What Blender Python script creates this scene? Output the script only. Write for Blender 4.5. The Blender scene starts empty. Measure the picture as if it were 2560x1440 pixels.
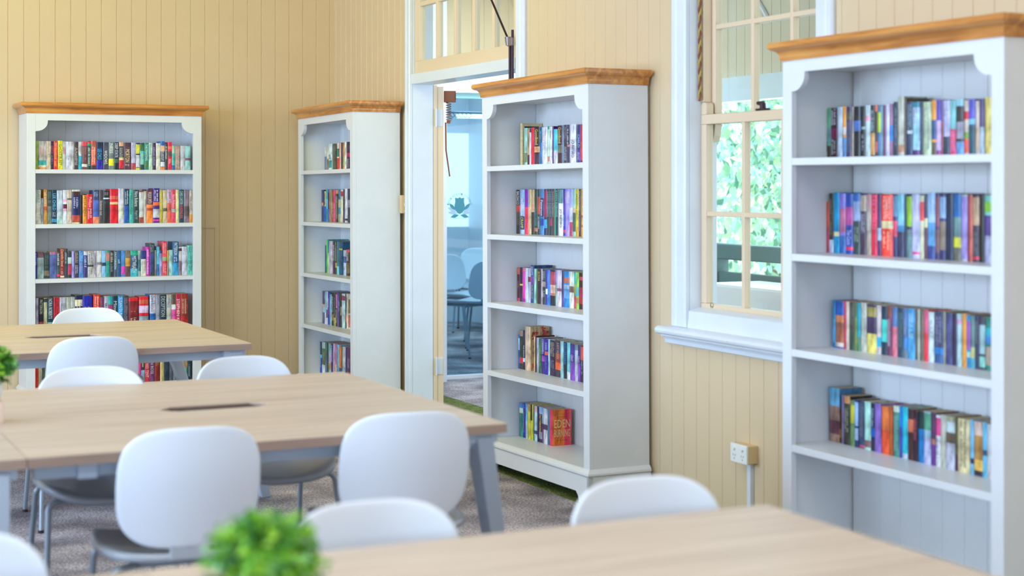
import bpy, math, random
from mathutils import Vector, Matrix, Euler
random.seed(7)
sc = bpy.context.scene
COL = sc.collection
# ---------------------------------------------------------------- camera
CX, CY, CZ, YAW, F, HOR = -3.67966, -10.39948, 1.41845, 0.45202, 3952.66, 461.0
cam_d = bpy.data.cameras.new('camera')
cam = bpy.data.objects.new('camera', cam_d); COL.objects.link(cam)
cam.location = (CX, CY, CZ)
cam.rotation_euler = (math.pi/2, 0, -YAW)
cam_d.sensor_width = 36.0
cam_d.lens = F/2560*36.0
cam_d.shift_y = -(720-HOR)/2560
cam_d.clip_start = 0.05; cam_d.clip_end = 200
cam_d.dof.use_dof = True
cam_d.dof.focus_distance = 8.9
cam_d.dof.aperture_fstop = 2.5
sc.camera = cam
# ---------------------------------------------------------------- world
w = bpy.data.worlds.new('world'); sc.world = w; w.use_nodes = True
bg = w.node_tree.nodes['Background']
bg.inputs['Color'].default_value = (0.80, 0.91, 1.0, 1)
bg.inputs['Strength'].default_value = 2.8
# ---------------------------------------------------------------- view
sc.view_settings.view_transform = 'Standard'
sc.view_settings.look = 'None'
sc.view_settings.gamma = 1.0
sc.view_settings.use_curve_mapping = False
sc.view_settings.exposure = 0.10
# ---------------------------------------------------------------- lights of the room
def area(name, loc, direction, sx, sy, power, color):
    d = bpy.data.lights.new(name, 'AREA'); d.shape = 'RECTANGLE'; d.size = sx; d.size_y = sy
    d.energy = power; d.color = color
    o = bpy.data.objects.new(name, d); COL.objects.link(o); o.location = loc
    o.rotation_euler = Vector(direction).to_track_quat('-Z', 'Y').to_euler()
    return o
DAY = (0.50, 0.74, 1.08); WARM = (1.0, 0.87, 0.03); NEUT = (0.90, 0.96, 1.08)
area('daylight_left_window', (-7.25, -3.4, 1.6), (1, 0.0, -0.3), 2.2, 1.9, 225, DAY)
area('daylight_left_window', (-7.25, -7.0, 1.6), (1, 0.2, -0.3), 2.2, 1.9, 168, DAY)
area('daylight_rear_window', (-4.6, -13.8, 1.7), (0.15, 1, -0.2), 4.0, 2.0, 78, (0.42, 0.70, 1.12))
area('ceiling_lamp', (-2.6, -2.9, 3.45), (0.12, 0.8, -0.8), 3.0, 0.3, 39, WARM)
area('ceiling_lamp', (-2.6, -4.6, 3.5), (0, 0, -1), 2.4, 0.5, 24, NEUT)
area('ceiling_lamp', (-2.8, -7.8, 3.5), (0, 0, -1), 2.4, 0.5, 36, NEUT)
area('ceiling_lamp', (-2.8, -10.9, 3.5), (0, 0.25, -1), 2.4, 0.5, 40, NEUT)  # added light without a known fitting, brightens the up-tilted chair fronts
area('veranda_daylight', (2.35, -3.5, 2.0), (-1, 0, -0.3), 5.0, 1.6, 60, DAY)
area('inner_room_lamp', (1.9, 2.6, 2.9), (0, 0, -1), 2.0, 2.0, 95, (0.96, 0.98, 1.0))
area('hall_lamp', (0.9, -0.9, 2.9), (0.1, 0, -1), 0.9, 0.9, 26, (0.85, 0.94, 1.0))
sd = bpy.data.lights.new('sun', 'SUN'); sd.energy = 5.0; sd.angle = 0.02; sd.color = (1.0, 0.97, 0.92)
so = bpy.data.objects.new('sun', sd); COL.objects.link(so); so.location = (6, 2, 9); so.rotation_euler = Vector((0.25, 0.2, -1)).to_track_quat('-Z', 'Y').to_euler()
# ---------------------------------------------------------------- materials
def lin(c):
    return c/12.92 if c <= 0.04045 else ((c+0.055)/1.055)**2.4
def rgb(s):
    if isinstance(s, str):
        if len(s) == 3: s = ''.join(ch*2 for ch in s)
        s = tuple(int(s[i:i+2], 16)/255 for i in (0, 2, 4))
    return tuple(lin(c) for c in s)+(1.0,)
MATS = {}
def mat(name, color='888', rough=0.5, metal=0.0, spec=0.5, emit=None, coat=0.0):
    if name in MATS: return MATS[name]
    m = bpy.data.materials.new(name); m.use_nodes = True
    b = m.node_tree.nodes['Principled BSDF']
    b.inputs['Base Color'].default_value = rgb(color)
    b.inputs['Roughness'].default_value = rough
    b.inputs['Metallic'].default_value = metal
    b.inputs['Specular IOR Level'].default_value = spec
    b.inputs['Coat Weight'].default_value = coat
    if emit:
        b.inputs['Emission Color'].default_value = rgb(color)
        b.inputs['Emission Strength'].default_value = emit
    MATS[name] = m
    return m
def noisy(name, stops, scale=(1, 1, 1), nscale=4.0, detail=4.0, rough=0.5, bump=0.0, bscale=None, coat=0.0, distort=0.0, spec=0.5):
    """object-space noise through a colour ramp, with a bump from the same space"""
    m = mat(name, '888', rough, 0, spec, None, coat); nt = m.node_tree; N = nt.nodes; L = nt.links
    b = N['Principled BSDF']
    tc = N.new('ShaderNodeTexCoord'); mp = N.new('ShaderNodeMapping'); mp.inputs['Scale'].default_value = scale
    L.new(tc.outputs['Object'], mp.inputs['Vector'])
    n = N.new('ShaderNodeTexNoise'); n.inputs['Scale'].default_value = nscale; n.inputs['Detail'].default_value = detail
    n.inputs['Distortion'].default_value = distort
    L.new(mp.outputs['Vector'], n.inputs['Vector'])
    r = N.new('ShaderNodeValToRGB'); L.new(n.outputs['Fac'], r.inputs['Fac'])
    el = r.color_ramp.elements
    while len(el) < len(stops): el.new(0.5)
    for e, (p, c) in zip(el, stops): e.position = p; e.color = rgb(c)
    L.new(r.outputs['Color'], b.inputs['Base Color'])
    if bump:
        n2 = N.new('ShaderNodeTexNoise'); n2.inputs['Scale'].default_value = bscale or nscale; n2.inputs['Detail'].default_value = 3
        L.new(mp.outputs['Vector'], n2.inputs['Vector'])
        bp = N.new('ShaderNodeBump'); bp.inputs['Strength'].default_value = bump; bp.inputs['Distance'].default_value = 0.01
        L.new(n2.outputs['Fac'], bp.inputs['Height']); L.new(bp.outputs['Normal'], b.inputs['Normal'])
    return m
CREAM = noisy('cream_wall_paint', [(0.3, (.84, .745, .60)), (0.7, (.855, .76, .615))], nscale=3, rough=0.45, bump=0.05, bscale=40)
SASH = mat('cream_sash_paint', (.885, .79, .665), 0.4)
WHITE = noisy('white_gloss_paint', [(0.3, (.85, .87, .895)), (0.7, (.875, .895, .92))], nscale=5, rough=0.3, bump=0.04, bscale=25)
CASE = noisy('bookcase_paint', [(0.3, (.868, .874, .878)), (0.7, (.885, .89, .895))], nscale=6, rough=0.38, bump=0.03, bscale=60)
PINE = noisy('varnished_pine', [(0.22, (.60, .34, .13)), (0.5, (.79, .51, .23)), (0.75, (.88, .63, .33))], scale=(1.2, 14, 14), nscale=2.2, detail=6, rough=0.28, bump=0.04, coat=0.4, distort=1.2)
def wood_top(name, c0, c1, c2):
    return noisy(name, [(0.3, c0), (0.5, c1), (0.72, c2)], scale=(0.8, 22, 10), nscale=2.0, detail=6, rough=0.42, bump=0.02, distort=0.6)
OAK = wood_top('oak_laminate', (.75, .67, .595), (.82, .74, .655), (.87, .79, .71))
OAKE = wood_top('oak_edge_band', (.60, .50, .44), (.64, .54, .48), (.69, .59, .52))
STEEL = mat('blue_grey_powder_coat', (.74, .79, .85), 0.4, 0.1)
CHAIRM = mat('white_chair_plastic', (.92, .94, .97), 0.38)
SEATM = mat('grey_seat_plastic', (.70, .72, .75), 0.35)
TUBE = mat('grey_tube_metal', (.62, .66, .70), 0.35, 0.4)
DARK = mat('dark_slot', (.20, .13, .13), 0.6)
IRON = mat('dark_purple_iron', (.24, .15, .20), 0.35, 0.5)
PAGES = noisy('page_paper', [(0.3, (.76, .64, .48)), (0.7, (.88, .77, .62))], scale=(60, 1, 1), nscale=8, rough=0.9)
POT = mat('white_pot_ceramic', (.92, .93, .94), 0.3)
BLOCK = noisy('pale_wood_block', [(0.3, (.83, .70, .62)), (0.7, (.90, .79, .72))], scale=(4, 30, 4), nscale=2, rough=0.5)
PLASTIC = mat('white_socket_plastic', (.92, .92, .89), 0.35)
TAN = mat('tan_socket_block', (.86, .74, .56), 0.45)
BROWN = mat('brown_wood_ornament', (.55, .32, .20), 0.5)
# carpets
def carpet(name, stops, base):
    m = noisy(name, stops, scale=(1, 1, 1), nscale=base, detail=8, rough=0.95, bump=0.9, bscale=160, spec=0.15)
    nt = m.node_tree; N = nt.nodes; L = nt.links; b = N['Principled BSDF']
    ramp = [n for n in N if n.type == 'VALTORGB'][0]
    n3 = N.new('ShaderNodeTexNoise'); n3.inputs['Scale'].default_value = 95; n3.inputs['Detail'].default_value = 2
    tc = [n for n in N if n.type == 'TEX_COORD'][0]; L.new(tc.outputs['Object'], n3.inputs['Vector'])
    r3 = N.new('ShaderNodeValToRGB'); L.new(n3.outputs['Fac'], r3.inputs['Fac'])
    r3.color_ramp.elements[0].position = 0.35; r3.color_ramp.elements[0].color = (.6, .6, .6, 1)
    r3.color_ramp.elements[1].position = 0.65; r3.color_ramp.elements[1].color = (1.6, 1.6, 1.6, 1)
    mx = N.new('ShaderNodeMix'); mx.data_type = 'RGBA'; mx.blend_type = 'MULTIPLY'; mx.inputs['Factor'].default_value = 1
    L.new(ramp.outputs['Color'], mx.inputs['A']); L.new(r3.outputs['Color'], mx.inputs['B'])
    L.new(mx.outputs['Result'], b.inputs['Base Color'])
    return m
CARPET = carpet('grey_loop_carpet', [(0.35, (.46, .43, .45)), (0.52, (.62, .585, .60)), (0.68, (.75, .71, .72))], 3.2)
GREEN = carpet('green_loop_carpet', [(0.35, (.34, .38, .20)), (0.65, (.44, .48, .27))], 12)
def glass(name, tint, refl=0.08):
    m = bpy.data.materials.new(name); m.use_nodes = True; nt = m.node_tree; N = nt.nodes; L = nt.links
    N.remove(N['Principled BSDF'])
    t = N.new('ShaderNodeBsdfTransparent'); t.inputs['Color'].default_value = rgb(tint)
    g = N.new('ShaderNodeBsdfGlossy'); g.inputs['Roughness'].default_value = 0.02
    f = N.new('ShaderNodeFresnel'); f.inputs['IOR'].default_value = 1.45
    gm = N.new('ShaderNodeNewGeometry'); iv = N.new('ShaderNodeMath'); iv.operation = 'SUBTRACT'; iv.inputs[0].default_value = 1.0; L.new(gm.outputs['Backfacing'], iv.inputs[1])
    mu = N.new('ShaderNodeMath'); mu.operation = 'MULTIPLY'; L.new(f.outputs[0], mu.inputs[0]); L.new(iv.outputs[0], mu.inputs[1])
    x = N.new('ShaderNodeMixShader'); L.new(mu.outputs[0], x.inputs[0]); L.new(t.outputs[0], x.inputs[1]); L.new(g.outputs[0], x.inputs[2])
    L.new(x.outputs[0], N['Material Output'].inputs['Surface'])
    return m
GLASS = glass('clear_window_glass', (.96, .98, .98))
BLUEGLASS = glass('blue_tinted_glass', (.75, .86, .91))
# ---------------------------------------------------------------- mesh builder
class MB:
    def __init__(s): s.v = []; s.f = []; s.mi = []; s.sm = []; s.mats = []
    def midx(s, m):
        if m not in s.mats: s.mats.append(m)
        return s.mats.index(m)
    def add(s, vs, fs, m, smooth=False, M=None):
        o = len(s.v); k = s.midx(m)
        s.v += [tuple(M @ Vector(p)) if M else tuple(p) for p in vs]
        for f in fs: s.f.append(tuple(i+o for i in f)); s.mi.append(k); s.sm.append(smooth)
    def box(s, a, b, m, M=None):
        x0, y0, z0 = (min(a[i], b[i]) for i in range(3)); x1, y1, z1 = (max(a[i], b[i]) for i in range(3))
        s.add([(x0,y0,z0),(x1,y0,z0),(x1,y1,z0),(x0,y1,z0),(x0,y0,z1),(x1,y0,z1),(x1,y1,z1),(x0,y1,z1)],
              [(0,3,2,1),(4,5,6,7),(0,1,5,4),(1,2,6,5),(2,3,7,6),(3,0,4,7)], m, False, M)
    def prism(s, poly, axis, a, b, m, smooth=False, M=None):
        """extrude a 2-D polygon along axis from a to b; poly coords are the other two axes in order"""
        n = len(poly); A = sum(poly[i][0]*poly[(i+1)%n][1]-poly[(i+1)%n][0]*poly[i][1] for i in range(n))
        if A < 0: poly = poly[::-1]
        def P(p, t):
            return (t, p[0], p[1]) if axis == 0 else ((p[0], t, p[1]) if axis == 1 else (p[0], p[1], t))
        vs = [P(p, a) for p in poly]+[P(p, b) for p in poly]
        side = [(i, (i+1) % n, n+(i+1) % n, n+i) for i in range(n)]
        flip = (axis == 1) ^ (b < a)
        if flip: side = [f[::-1] for f in side]
        s.add(vs, side, m, smooth, M)
        c0 = tuple(range(n))[::-1]; c1 = tuple(range(n, 2*n))
        if flip: c0, c1 = c0[::-1], c1[::-1]
        s.add(vs, [c0, c1], m, False, M)
    def tube(s, pts, r, m, n=10, caps=True, M=None):
        pts = [Vector(p) for p in pts]; rs = r if isinstance(r, (list, tuple)) else [r]*len(pts)
        rings = []; up = None
        for i, p in enumerate(pts):
            t = (pts[min(i+1, len(pts)-1)]-pts[max(i-1, 0)]).normalized()
            if up is None:
                up = t.orthogonal().normalized()
            else:
                up = (up-t*up.dot(t)).normalized()
            bi = t.cross(up)
            rings.append([p+(up*math.cos(2*math.pi*k/n)+bi*math.sin(2*math.pi*k/n))*rs[i] for k in range(n)])
        vs = [q for g in rings for q in g]
        fs = [(i*n+k, i*n+(k+1) % n, (i+1)*n+(k+1) % n, (i+1)*n+k) for i in range(len(pts)-1) for k in range(n)]
        s.add(vs, fs, m, True, M)
        if caps: s.add(vs, [tuple(range(n))[::-1], tuple(range(len(vs)-n, len(vs)))], m, False, M)
    def lathe(s, prof, m, n=28, M=None):
        vs = [(r*math.cos(2*math.pi*k/n), r*math.sin(2*math.pi*k/n), z) for r, z in prof for k in range(n)]
        fs = [(i*n+k, i*n+(k+1) % n, (i+1)*n+(k+1) % n, (i+1)*n+k) for i in range(len(prof)-1) for k in range(n)]
        s.add(vs, fs, m, True, M)
    def build(s, name, parent=None, loc=(0,0,0), bevel=0, seg=2):
        me = bpy.data.meshes.new(name); me.from_pydata(s.v, [], s.f); me.update()
        for m in s.mats: me.materials.append(m)
        me.polygons.foreach_set('material_index', s.mi); me.polygons.foreach_set('use_smooth', s.sm)
        o = bpy.data.objects.new(name, me); COL.objects.link(o); o.location = loc
        if parent: o.parent = parent
        if bevel:
            b = o.modifiers.new('bevel', 'BEVEL'); b.width = bevel; b.segments = seg; b.limit_method = 'ANGLE'; b.angle_limit = 0.7
        return o
def tag(o, label=None, cat=None, group=None, kind=None):
    if label: o['label'] = label
    if cat: o['category'] = cat
    if group: o['group'] = group
    if kind: o['kind'] = kind
    return o
def empty(name, loc, rz=0.0, label=None, cat=None, group=None, kind=None):
    o = bpy.data.objects.new(name, None); COL.objects.link(o); o.location = loc; o.rotation_euler = (0, 0, rz); o.empty_display_size = 0.1
    return tag(o, label, cat, group, kind)
def copy_tree(o, parent=None):
    c = o.copy(); COL.objects.link(c)
    if parent: c.parent = parent
    for ch in list(o.children): copy_tree(ch, c)
    return c
def grooved(mb, axis, a0, a1, z0, z1, face, thick, sgn, phase, pitch, m, gw=0.0035, gd=0.004):
    """tongue-and-groove boarding: V-grooved face at `face`, body behind it; axis 0: runs along x, faces -y; axis 1: runs along y, faces -x.
    sgn=-1 the room side is towards the negative direction"""
    cuts = []; k = math.ceil((a0-phase)/pitch)
    while phase+k*pitch < a1-0.005:
        c = phase+k*pitch
        if c > a0+0.005: cuts.append(c)
        k += 1
    prof = [(a0, 0)]
    for c in cuts: prof += [(c-gw, 0), (c-0.0006, gd), (c+0.0006, gd), (c+gw, 0)]
    prof += [(a1, 0)]
    P = [(a, face-sgn*d) for a, d in prof]+[(a1, face-sgn*thick), (a0, face-sgn*thick)]
    if axis == 1: P = [(q, p) for p, q in P]
    mb.prism(P, 2, z0, z1, m)
CEILP = mat('ceiling_board_paint', (.78, .74, .64), 0.7)
# ================================================================ setting
def struct(mb, name, parent=None, bevel=0, label=None):
    o = mb.build(name, parent, bevel=bevel)
    if parent is None: o['kind'] = 'structure'
    if label: o['label'] = label
    return o
DY0, DY1 = -2.905, -1.43       # door opening along the right wall
WY0, WY1 = -5.50, -4.58       # window opening
m = MB(); grooved(m, 0, -7.4, 0.0, 0, 3.6, 0.0, 0.12, -1, -2.08, 0.0975, CREAM); struct(m, 'wall_back')
m = MB()
for a, b, z0, z1 in ((DY1, 0.0, 0, 3.6), (WY1, DY0, 0, 3.6), (-14, WY0, 0, 3.6), (DY0, DY1, 2.80, 3.6), (WY0, WY1, 0, 0.80), (WY0, WY1, 2.95, 3.6)):
    grooved(m, 1, a, b, z0, z1, 0.0, 0.12, -1, -4.535, 0.1, CREAM)
struct(m, 'wall_right')
m = MB()
for a, b, z0, z1 in ((-14, -8.3, 0, 3.6), (-5.7, -4.5, 0, 3.6), (-1.9, 0.12, 0, 3.6), (-8.3, -5.7, 0, 0.9), (-8.3, -5.7, 2.9, 3.6), (-4.5, -1.9, 0, 0.9), (-4.5, -1.9, 2.9, 3.6)):
    m.box((-7.52, a, z0), (-7.4, b, z1), CREAM)
struct(m, 'wall_left')
m = MB()
for a, b, z0, z1 in ((-7.52, -6.8, 0, 3.6), (-2.4, 0.12, 0, 3.6), (-6.8, -2.4, 0, 0.8), (-6.8, -2.4, 3.0, 3.6)):
    m.box((a, -14.12, z0), (b, -14, z1), CREAM)
struct(m, 'wall_rear')
m = MB(); m.box((-7.52, -14.12, 3.6), (0.12, 0.12, 3.7), CEILP); struct(m, 'ceiling')
m = MB(); m.box((-7.52, -14.12, -0.1), (2.35, 0.2, 0.0), CARPET); m.box((0.12, 0.2, -0.1), (3.3, 4.72, 0.0), CARPET); struct(m, 'floor')
m = MB(); m.box((-0.34, -9.0, -0.01), (0.54, 0.15, 0.003), GREEN)
tag(struct(m, 'floor_border_strip'), 'green carpet border strip running along the window wall', 'carpet')
# thin batten outlining a wall panel right of the left bookcase
m = MB(); m.box((-1.02, -0.010, 1.129), (-0.838, 0.004, 1.138), CREAM); m.box((-0.846, -0.008, 0.0), (-0.838, 0.004, 1.129), CREAM); struct(m, 'trim_1')
# ---------------------------------------------------------------- door opening, architrave, transom
m = MB()
def arch_profile(a, b, sg):  # moulded casing cross-section: a = outer edge, b = inner edge (y), thickness towards -x
    w_ = b-a
    return [(0.0, a), (-0.012, a), (-0.022, a+w_*0.08), (-0.022, a+w_*0.30), (-0.016, a+w_*0.36), (-0.018, a+w_*0.42), (-0.024, a+w_*0.5), (-0.024, a+w_*0.92), (-0.018, b), (0.0, b)]
m.prism(arch_profile(-1.347, DY1, 1), 2, 0, 2.80, WHITE)
m.prism(arch_profile(-3.0, DY0, 1), 2, 0, 2.80, WHITE)
m.box((-0.022, -3.0, 2.80), (0, -1.347, 2.90), WHITE)
struct(m, 'trim_2', bevel=0.002)
m = MB()   # jambs and transom bar
m.box((0, DY1-0.002, 0), (0.135, DY1+0.03, 2.80), WHITE); m.box((0, DY0-0.03, 0), (0.135, DY0+0.028, 2.80), WHITE)
m.box((-0.012, DY0, 2.030), (0.135, DY1, 2.092), WHITE); m.box((0, DY0, 2.78), (0.135, DY1, 2.81), WHITE)
struct(m, 'trim_3', bevel=0.002)
m = MB(); m.box((0.137, DY1-0.002, 0), (0.162, DY1+0.035, 2.03), SASH)
struct(m, 'trim_4')
# transom sash (tan) with five panes over two rows
m = MB(); X0, X1 = 0.012, 0.052; ya, yb, za, zb = DY0+0.03, DY1-0.004, 2.094, 2.775
m.box((X0, ya, za), (X1, yb, za+0.075), SASH); m.box((X0, ya, zb-0.07), (X1, yb, zb), SASH)
m.box((X0+0.0005, ya, za+0.075), (X1-0.0005, ya+0.06, zb-0.07), SASH); m.box((X0+0.0005, yb-0.075, za+0.075), (X1-0.0005, yb, zb-0.07), SASH)
pw = ((yb-0.075)-(ya+0.06))/5
for k in range(1, 5):
    c = ya+0.06+k*pw; m.box((X0+0.002, c-0.016, za+0.073), (X1-0.002, c+0.016, zb-0.068), SASH)
m.box((X0+0.003, ya+0.058, 2.50), (X1-0.003, yb-0.073, 2.528), SASH)
wn = struct(m, 'window_2', bevel=0.003)
g = MB(); g.box((0.030, ya+0.05, za+0.06), (0.034, yb-0.06, zb-0.06), GLASS); g.build('pane', wn)
# door leaf folded open into the hall, seen edge on, with hinges
dd = Vector((0.3935, 0.9193, 0)); dn = Vector((dd.y, -dd.x, 0))
th = math.atan2(dd.y, dd.x)
leaf_org = Vector((0.163, DY1+0.004, 0.012))
m = MB(); m.box((0, -0.040, 0), (0.72, 0, 2.01), SASH)
leaf = m.build('door_1', loc=leaf_org, bevel=0.003); leaf.rotation_euler = (0, 0, th); leaf['kind'] = 'structure'; leaf['label'] = 'cream door leaf folded open into the hall, seen edge on'
for z in (1.765, 0.235):
    h = MB(); h.box((-0.035, 0.0, z), (0.0, 0.004, z+0.105), WHITE); h.box((-0.004, -0.036, z), (-0.001, 0.0, z+0.105), WHITE); h.tube([(-0.006, 0.006, z-0.004), (-0.006, 0.006, z+0.109)], 0.006, WHITE)
    ho = h.build('hinge', leaf, bevel=0); ho['label'] = 'white painted hinge'
# hinge plates on the jamb face (white)
for z in (1.772, 0.242):
    pass
# brown wooden ornament hanging on the leaf edge
t = empty('hanging_ornament', leaf_org+dd*0.02+dn*0.042, th, 'small brown wooden ornament with coil and long stick, hanging by the doorway', 'ornament')
m = MB(); m.box((0.0, -0.075, 1.915), (0.045, 0.0, 1.985), BROWN); m.box((0.0, -0.075, 1.925), (0.045, -0.066, 1.975), mat('dark_brown', (.38,.2,.12), .5)); m.build('wooden_block', t, bevel=0.003)
m = MB(); m.tube([(0.02+0.016*math.cos(a*0.9), -0.03+0.016*math.sin(a*0.9), 1.915-0.0021*a) for a in range(52)], 0.0025, mat('coil_metal', (.5,.36,.28), .4, .5), 6); m.build('coil', t)
m = MB(); m.box((0.008, -0.042, 1.785), (0.032, -0.018, 1.805), BROWN); m.build('lower_block', t, bevel=0.002)
m = MB(); m.tube([(0.02, -0.012, 1.79), (0.02, -0.012-0.002, 1.62), (0.02, -0.037, 1.455)], 0.005, BROWN, 8); m.build('stick', t)
# transom opener rods on the right casing
t = empty('transom_opener', (-0.03, DY0+0.03, 0), 0, 'dark purple iron rod fanlight opener on the right door casing', 'window opener')
m = MB(); m.tube([(0, 0.018, 1.55), (0, 0.018, 2.17)], 0.007, IRON); m.tube([(0, -0.014, 1.55), (0, -0.014, 2.235)], 0.007, IRON); m.build('vertical_rod', t)
m = MB(); m.tube([(0, 0.03, 2.18), (0.0, 0.32, 2.50), (0.0, 0.62, 2.72)], 0.006, IRON); m.build('diagonal_rod', t)
m = MB(); m.tube([(-0.004, 0.028, 2.155), (-0.004, 0.028, 2.2)], [0.014, 0.02], mat('worn_clasp', (.55,.5,.5), .35, .6)); m.box((-0.012, -0.022, 2.15), (0.004, 0.03, 2.195), mat('worn_clasp'), None); m.build('clasp', t, bevel=0.004)
# light switch beside the architrave
t = empty('light_switch', (-0.0, -1.328, 1.296), 0, 'cream light switch mounted between corner bookcase and white door casing', 'light switch')
m = MB(); m.box((-0.040, -0.016, -0.056), (0.0, 0.016, 0.056), TAN); m.build('housing', t, bevel=0.003)
m = MB(); m.box((-0.022, -0.020, -0.012), (-0.012, -0.0155, 0.006), PLASTIC); m.build('rocker', t)
for zz in (0.04, -0.04):
    m = MB(); m.tube([(-0.018, -0.018, zz), (-0.018, -0.0155, zz)], 0.003, PLASTIC); m.build('screw', t)
# ---------------------------------------------------------------- window in the right wall
m = MB()
m.prism(arch_profile(WY1+0.123, WY1, 1), 2, 0.80, 2.98, WHITE)
m.prism(arch_profile(WY0-0.10, WY0, 1), 2, 0.80, 2.98, WHITE)
m.box((-0.022, WY0-0.10, 2.98), (0, WY1+0.125, 3.08), WHITE)
# reveals
m.box((0.0, WY1-0.002, 0.80), (0.14, WY1+0.03, 2.98), WHITE); m.box((0.0, WY0-0.03, 0.80), (0.14, WY0+0.002, 2.98), WHITE); m.box((0, WY0, 2.95), (0.2, WY1, 2.98), WHITE)
struct(m, 'trim_5', bevel=0.002)
m = MB(); m.prism([(-0.012, 0.78), (-0.004, 0.872), (0.053, 0.886), (0.053, 0.866), (0.14, 0.866), (0.14, 0.78)], 1, WY0, WY1, WHITE)
struct(m, 'trim_6', bevel=0.003)
m = MB()   # sill nosing and bed mould
prof = [(0.0, 0.800), (-0.062, 0.797), (-0.074, 0.790), (-0.078, 0.780), (-0.074, 0.769), (-0.062, 0.763), (-0.046, 0.762), (-0.046, 0.752), (-0.030, 0.748), (-0.024, 0.738), (-0.024, 0.722), (0.0, 0.716)]
m.prism(prof, 1, WY0-0.14, WY1+0.165, WHITE, smooth=False)
struct(m, 'trim_7', bevel=0.002)
# sashes
wn = empty('window_1', (0.0, 0, 0)); wn['kind'] = 'structure'
ya, yb = WY0+0.003, WY1-0.003
def sash(name, x0, x1, z0, z1, rows, bot, top, st, mid=0.022):
    s = MB(); s.box((x0, ya, z0), (x1, yb, z0+bot), SASH); s.box((x0, ya, z1-top), (x1, yb, z1), SASH)
    s.box((x0+0.0005, ya, z0+bot), (x1-0.0005, ya+st, z1-top), SASH); s.box((x0+0.0005, yb-st, z0+bot), (x1-0.0005, yb, z1-top), SASH)
    pw = (yb-ya-2*st)/3
    for k in (1, 2):
        c = ya+st+k*pw; s.box((x0+0.003, c-mid/2, z0+bot-0.002), (x1-0.003, c+mid/2, z1-top+0.002), SASH)
    ph = (z1-top-z0-bot)/rows
    for k in range(1, rows):
        c = z0+bot+k*ph; s.box((x0+0.0045, ya+st-0.002, c-mid/2), (x1-0.0045, yb-st+0.002, c+mid/2), SASH)
    o = s.build(name, wn, bevel=0.003)
    g = MB(); xm = (x0+x1)/2; g.box((xm-0.0015, ya+0.02, z0+0.02), (xm+0.0015, yb-0.02, z1-0.02), GLASS); g.build('pane', o)
    return o
ls = sash('lower_sash', 0.055, 0.093, 0.868, 1.720, 2, 0.037, 0.042, 0.042)
h = MB()
for yy in (yb-0.045, ya):
    h.prism([(yy, 1.7205), (yy+0.045, 1.7205), (yy+0.045, 1.762), (yy+0.033, 1.773), (yy+0.012, 1.773), (yy, 1.762)], 0, 0.057, 0.091, SASH)
h.build('horn', ls, bevel=0.002)
us = sash('upper_sash', 0.100, 0.138, 1.680, 2.90, 3, 0.045, 0.05, 0.045)
h = MB()
for yy in (yb-0.045, ya):
    h.prism([(yy, 1.6795), (yy+0.045, 1.6795), (yy+0.045, 1.62), (yy+0.036, 1.605), (yy+0.022, 1.602), (yy+0.01, 1.63)], 0, 0.102, 0.136, SASH)
h.build('horn', us, bevel=0.002)
m = MB(); m.box((0.058, yb-0.018, 1.775), (0.099, yb+0.002, 2.95), SASH); m.box((0.058, ya-0.002, 1.775), (0.099, ya+0.018, 2.95), SASH); m.build('track', wn, bevel=0.002)
m = MB()
for ph, c in ((0, (.72, .62, .30)), (math.pi, (.55, .30, .22))):
    m.tube([(0.044+0.004*math.cos(a*0.9+ph), yb-0.010+0.004*math.sin(a*0.9+ph), 1.78+a*0.0095) for a in range(122)], 0.0045, mat('cord_%d' % int(ph), c, .8), 6)
co = m.build('sash_cord', wn); co['label'] = 'twisted brown and gold sash cord'
m = MB(); FY = (ya+yb)/2+0.02; m.box((0.06, FY-0.03, 1.7205), (0.09, FY+0.03, 1.730), IRON); m.tube([(0.075, FY, 1.728), (0.075, FY, 1.752)], [0.014, 0.012], IRON); m.tube([(0.075, FY, 1.750), (0.075, FY+0.035, 1.753)], [0.011, 0.008], IRON)
m.build('sash_fastener', wn)
m = MB(); m.lathe([(0.002, 0), (0.009, 0.001), (0.012, 0.006), (0.009, 0.012), (0.003, 0.014)], mat('brass_knob', (.75,.68,.55), .3, .6), 14, Matrix.Translation((0.049, yb-0.09, 0.90)) @ Matrix.Rotation(math.pi/2, 4, 'Y')); m.build('sash_lift', wn)
# ---------------------------------------------------------------- power outlet and conduit
t = empty('power_outlet', (0, -5.036, 0.327), 0, 'white double power outlet on tan block below the window', 'power outlet')
m = MB(); m.box((-0.046, -0.057, -0.036), (0.001, 0.057, 0.036), TAN); m.build('mounting_block', t, bevel=0.002)
m = MB(); m.box((-0.056, -0.0585, -0.038), (-0.046, 0.0585, 0.038), PLASTIC); m.build('face_plate', t, bevel=0.003)
for dy in (0.029, -0.029):
    m = MB(); m.tube([(-0.056, dy, 0.020), (-0.063, dy, 0.020)], [0.010, 0.007], PLASTIC, 14); m.build('switch', t)
    m = MB(); dk = mat('socket_slot', (.25, .25, .27), .6)
    for a, (oy, oz) in ((0.5, (-0.007, -0.008)), (-0.5, (0.007, -0.008)), (0, (0, -0.022))):
        m.box((-0.0565, -0.0012, -0.004), (-0.0555, 0.0012, 0.004), dk, Matrix.Translation((0, dy+oy, oz)) @ Matrix.Rotation(a, 4, 'X'))
    m.build('socket', t)
m = MB(); m.box((-0.018, -5.066, 0.0), (0.0, -5.041, 0.292), WHITE)
tag(m.build('cable_conduit', bevel=0.001), 'white vertical cable duct running from the power outlet to the floor', 'conduit')
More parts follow.
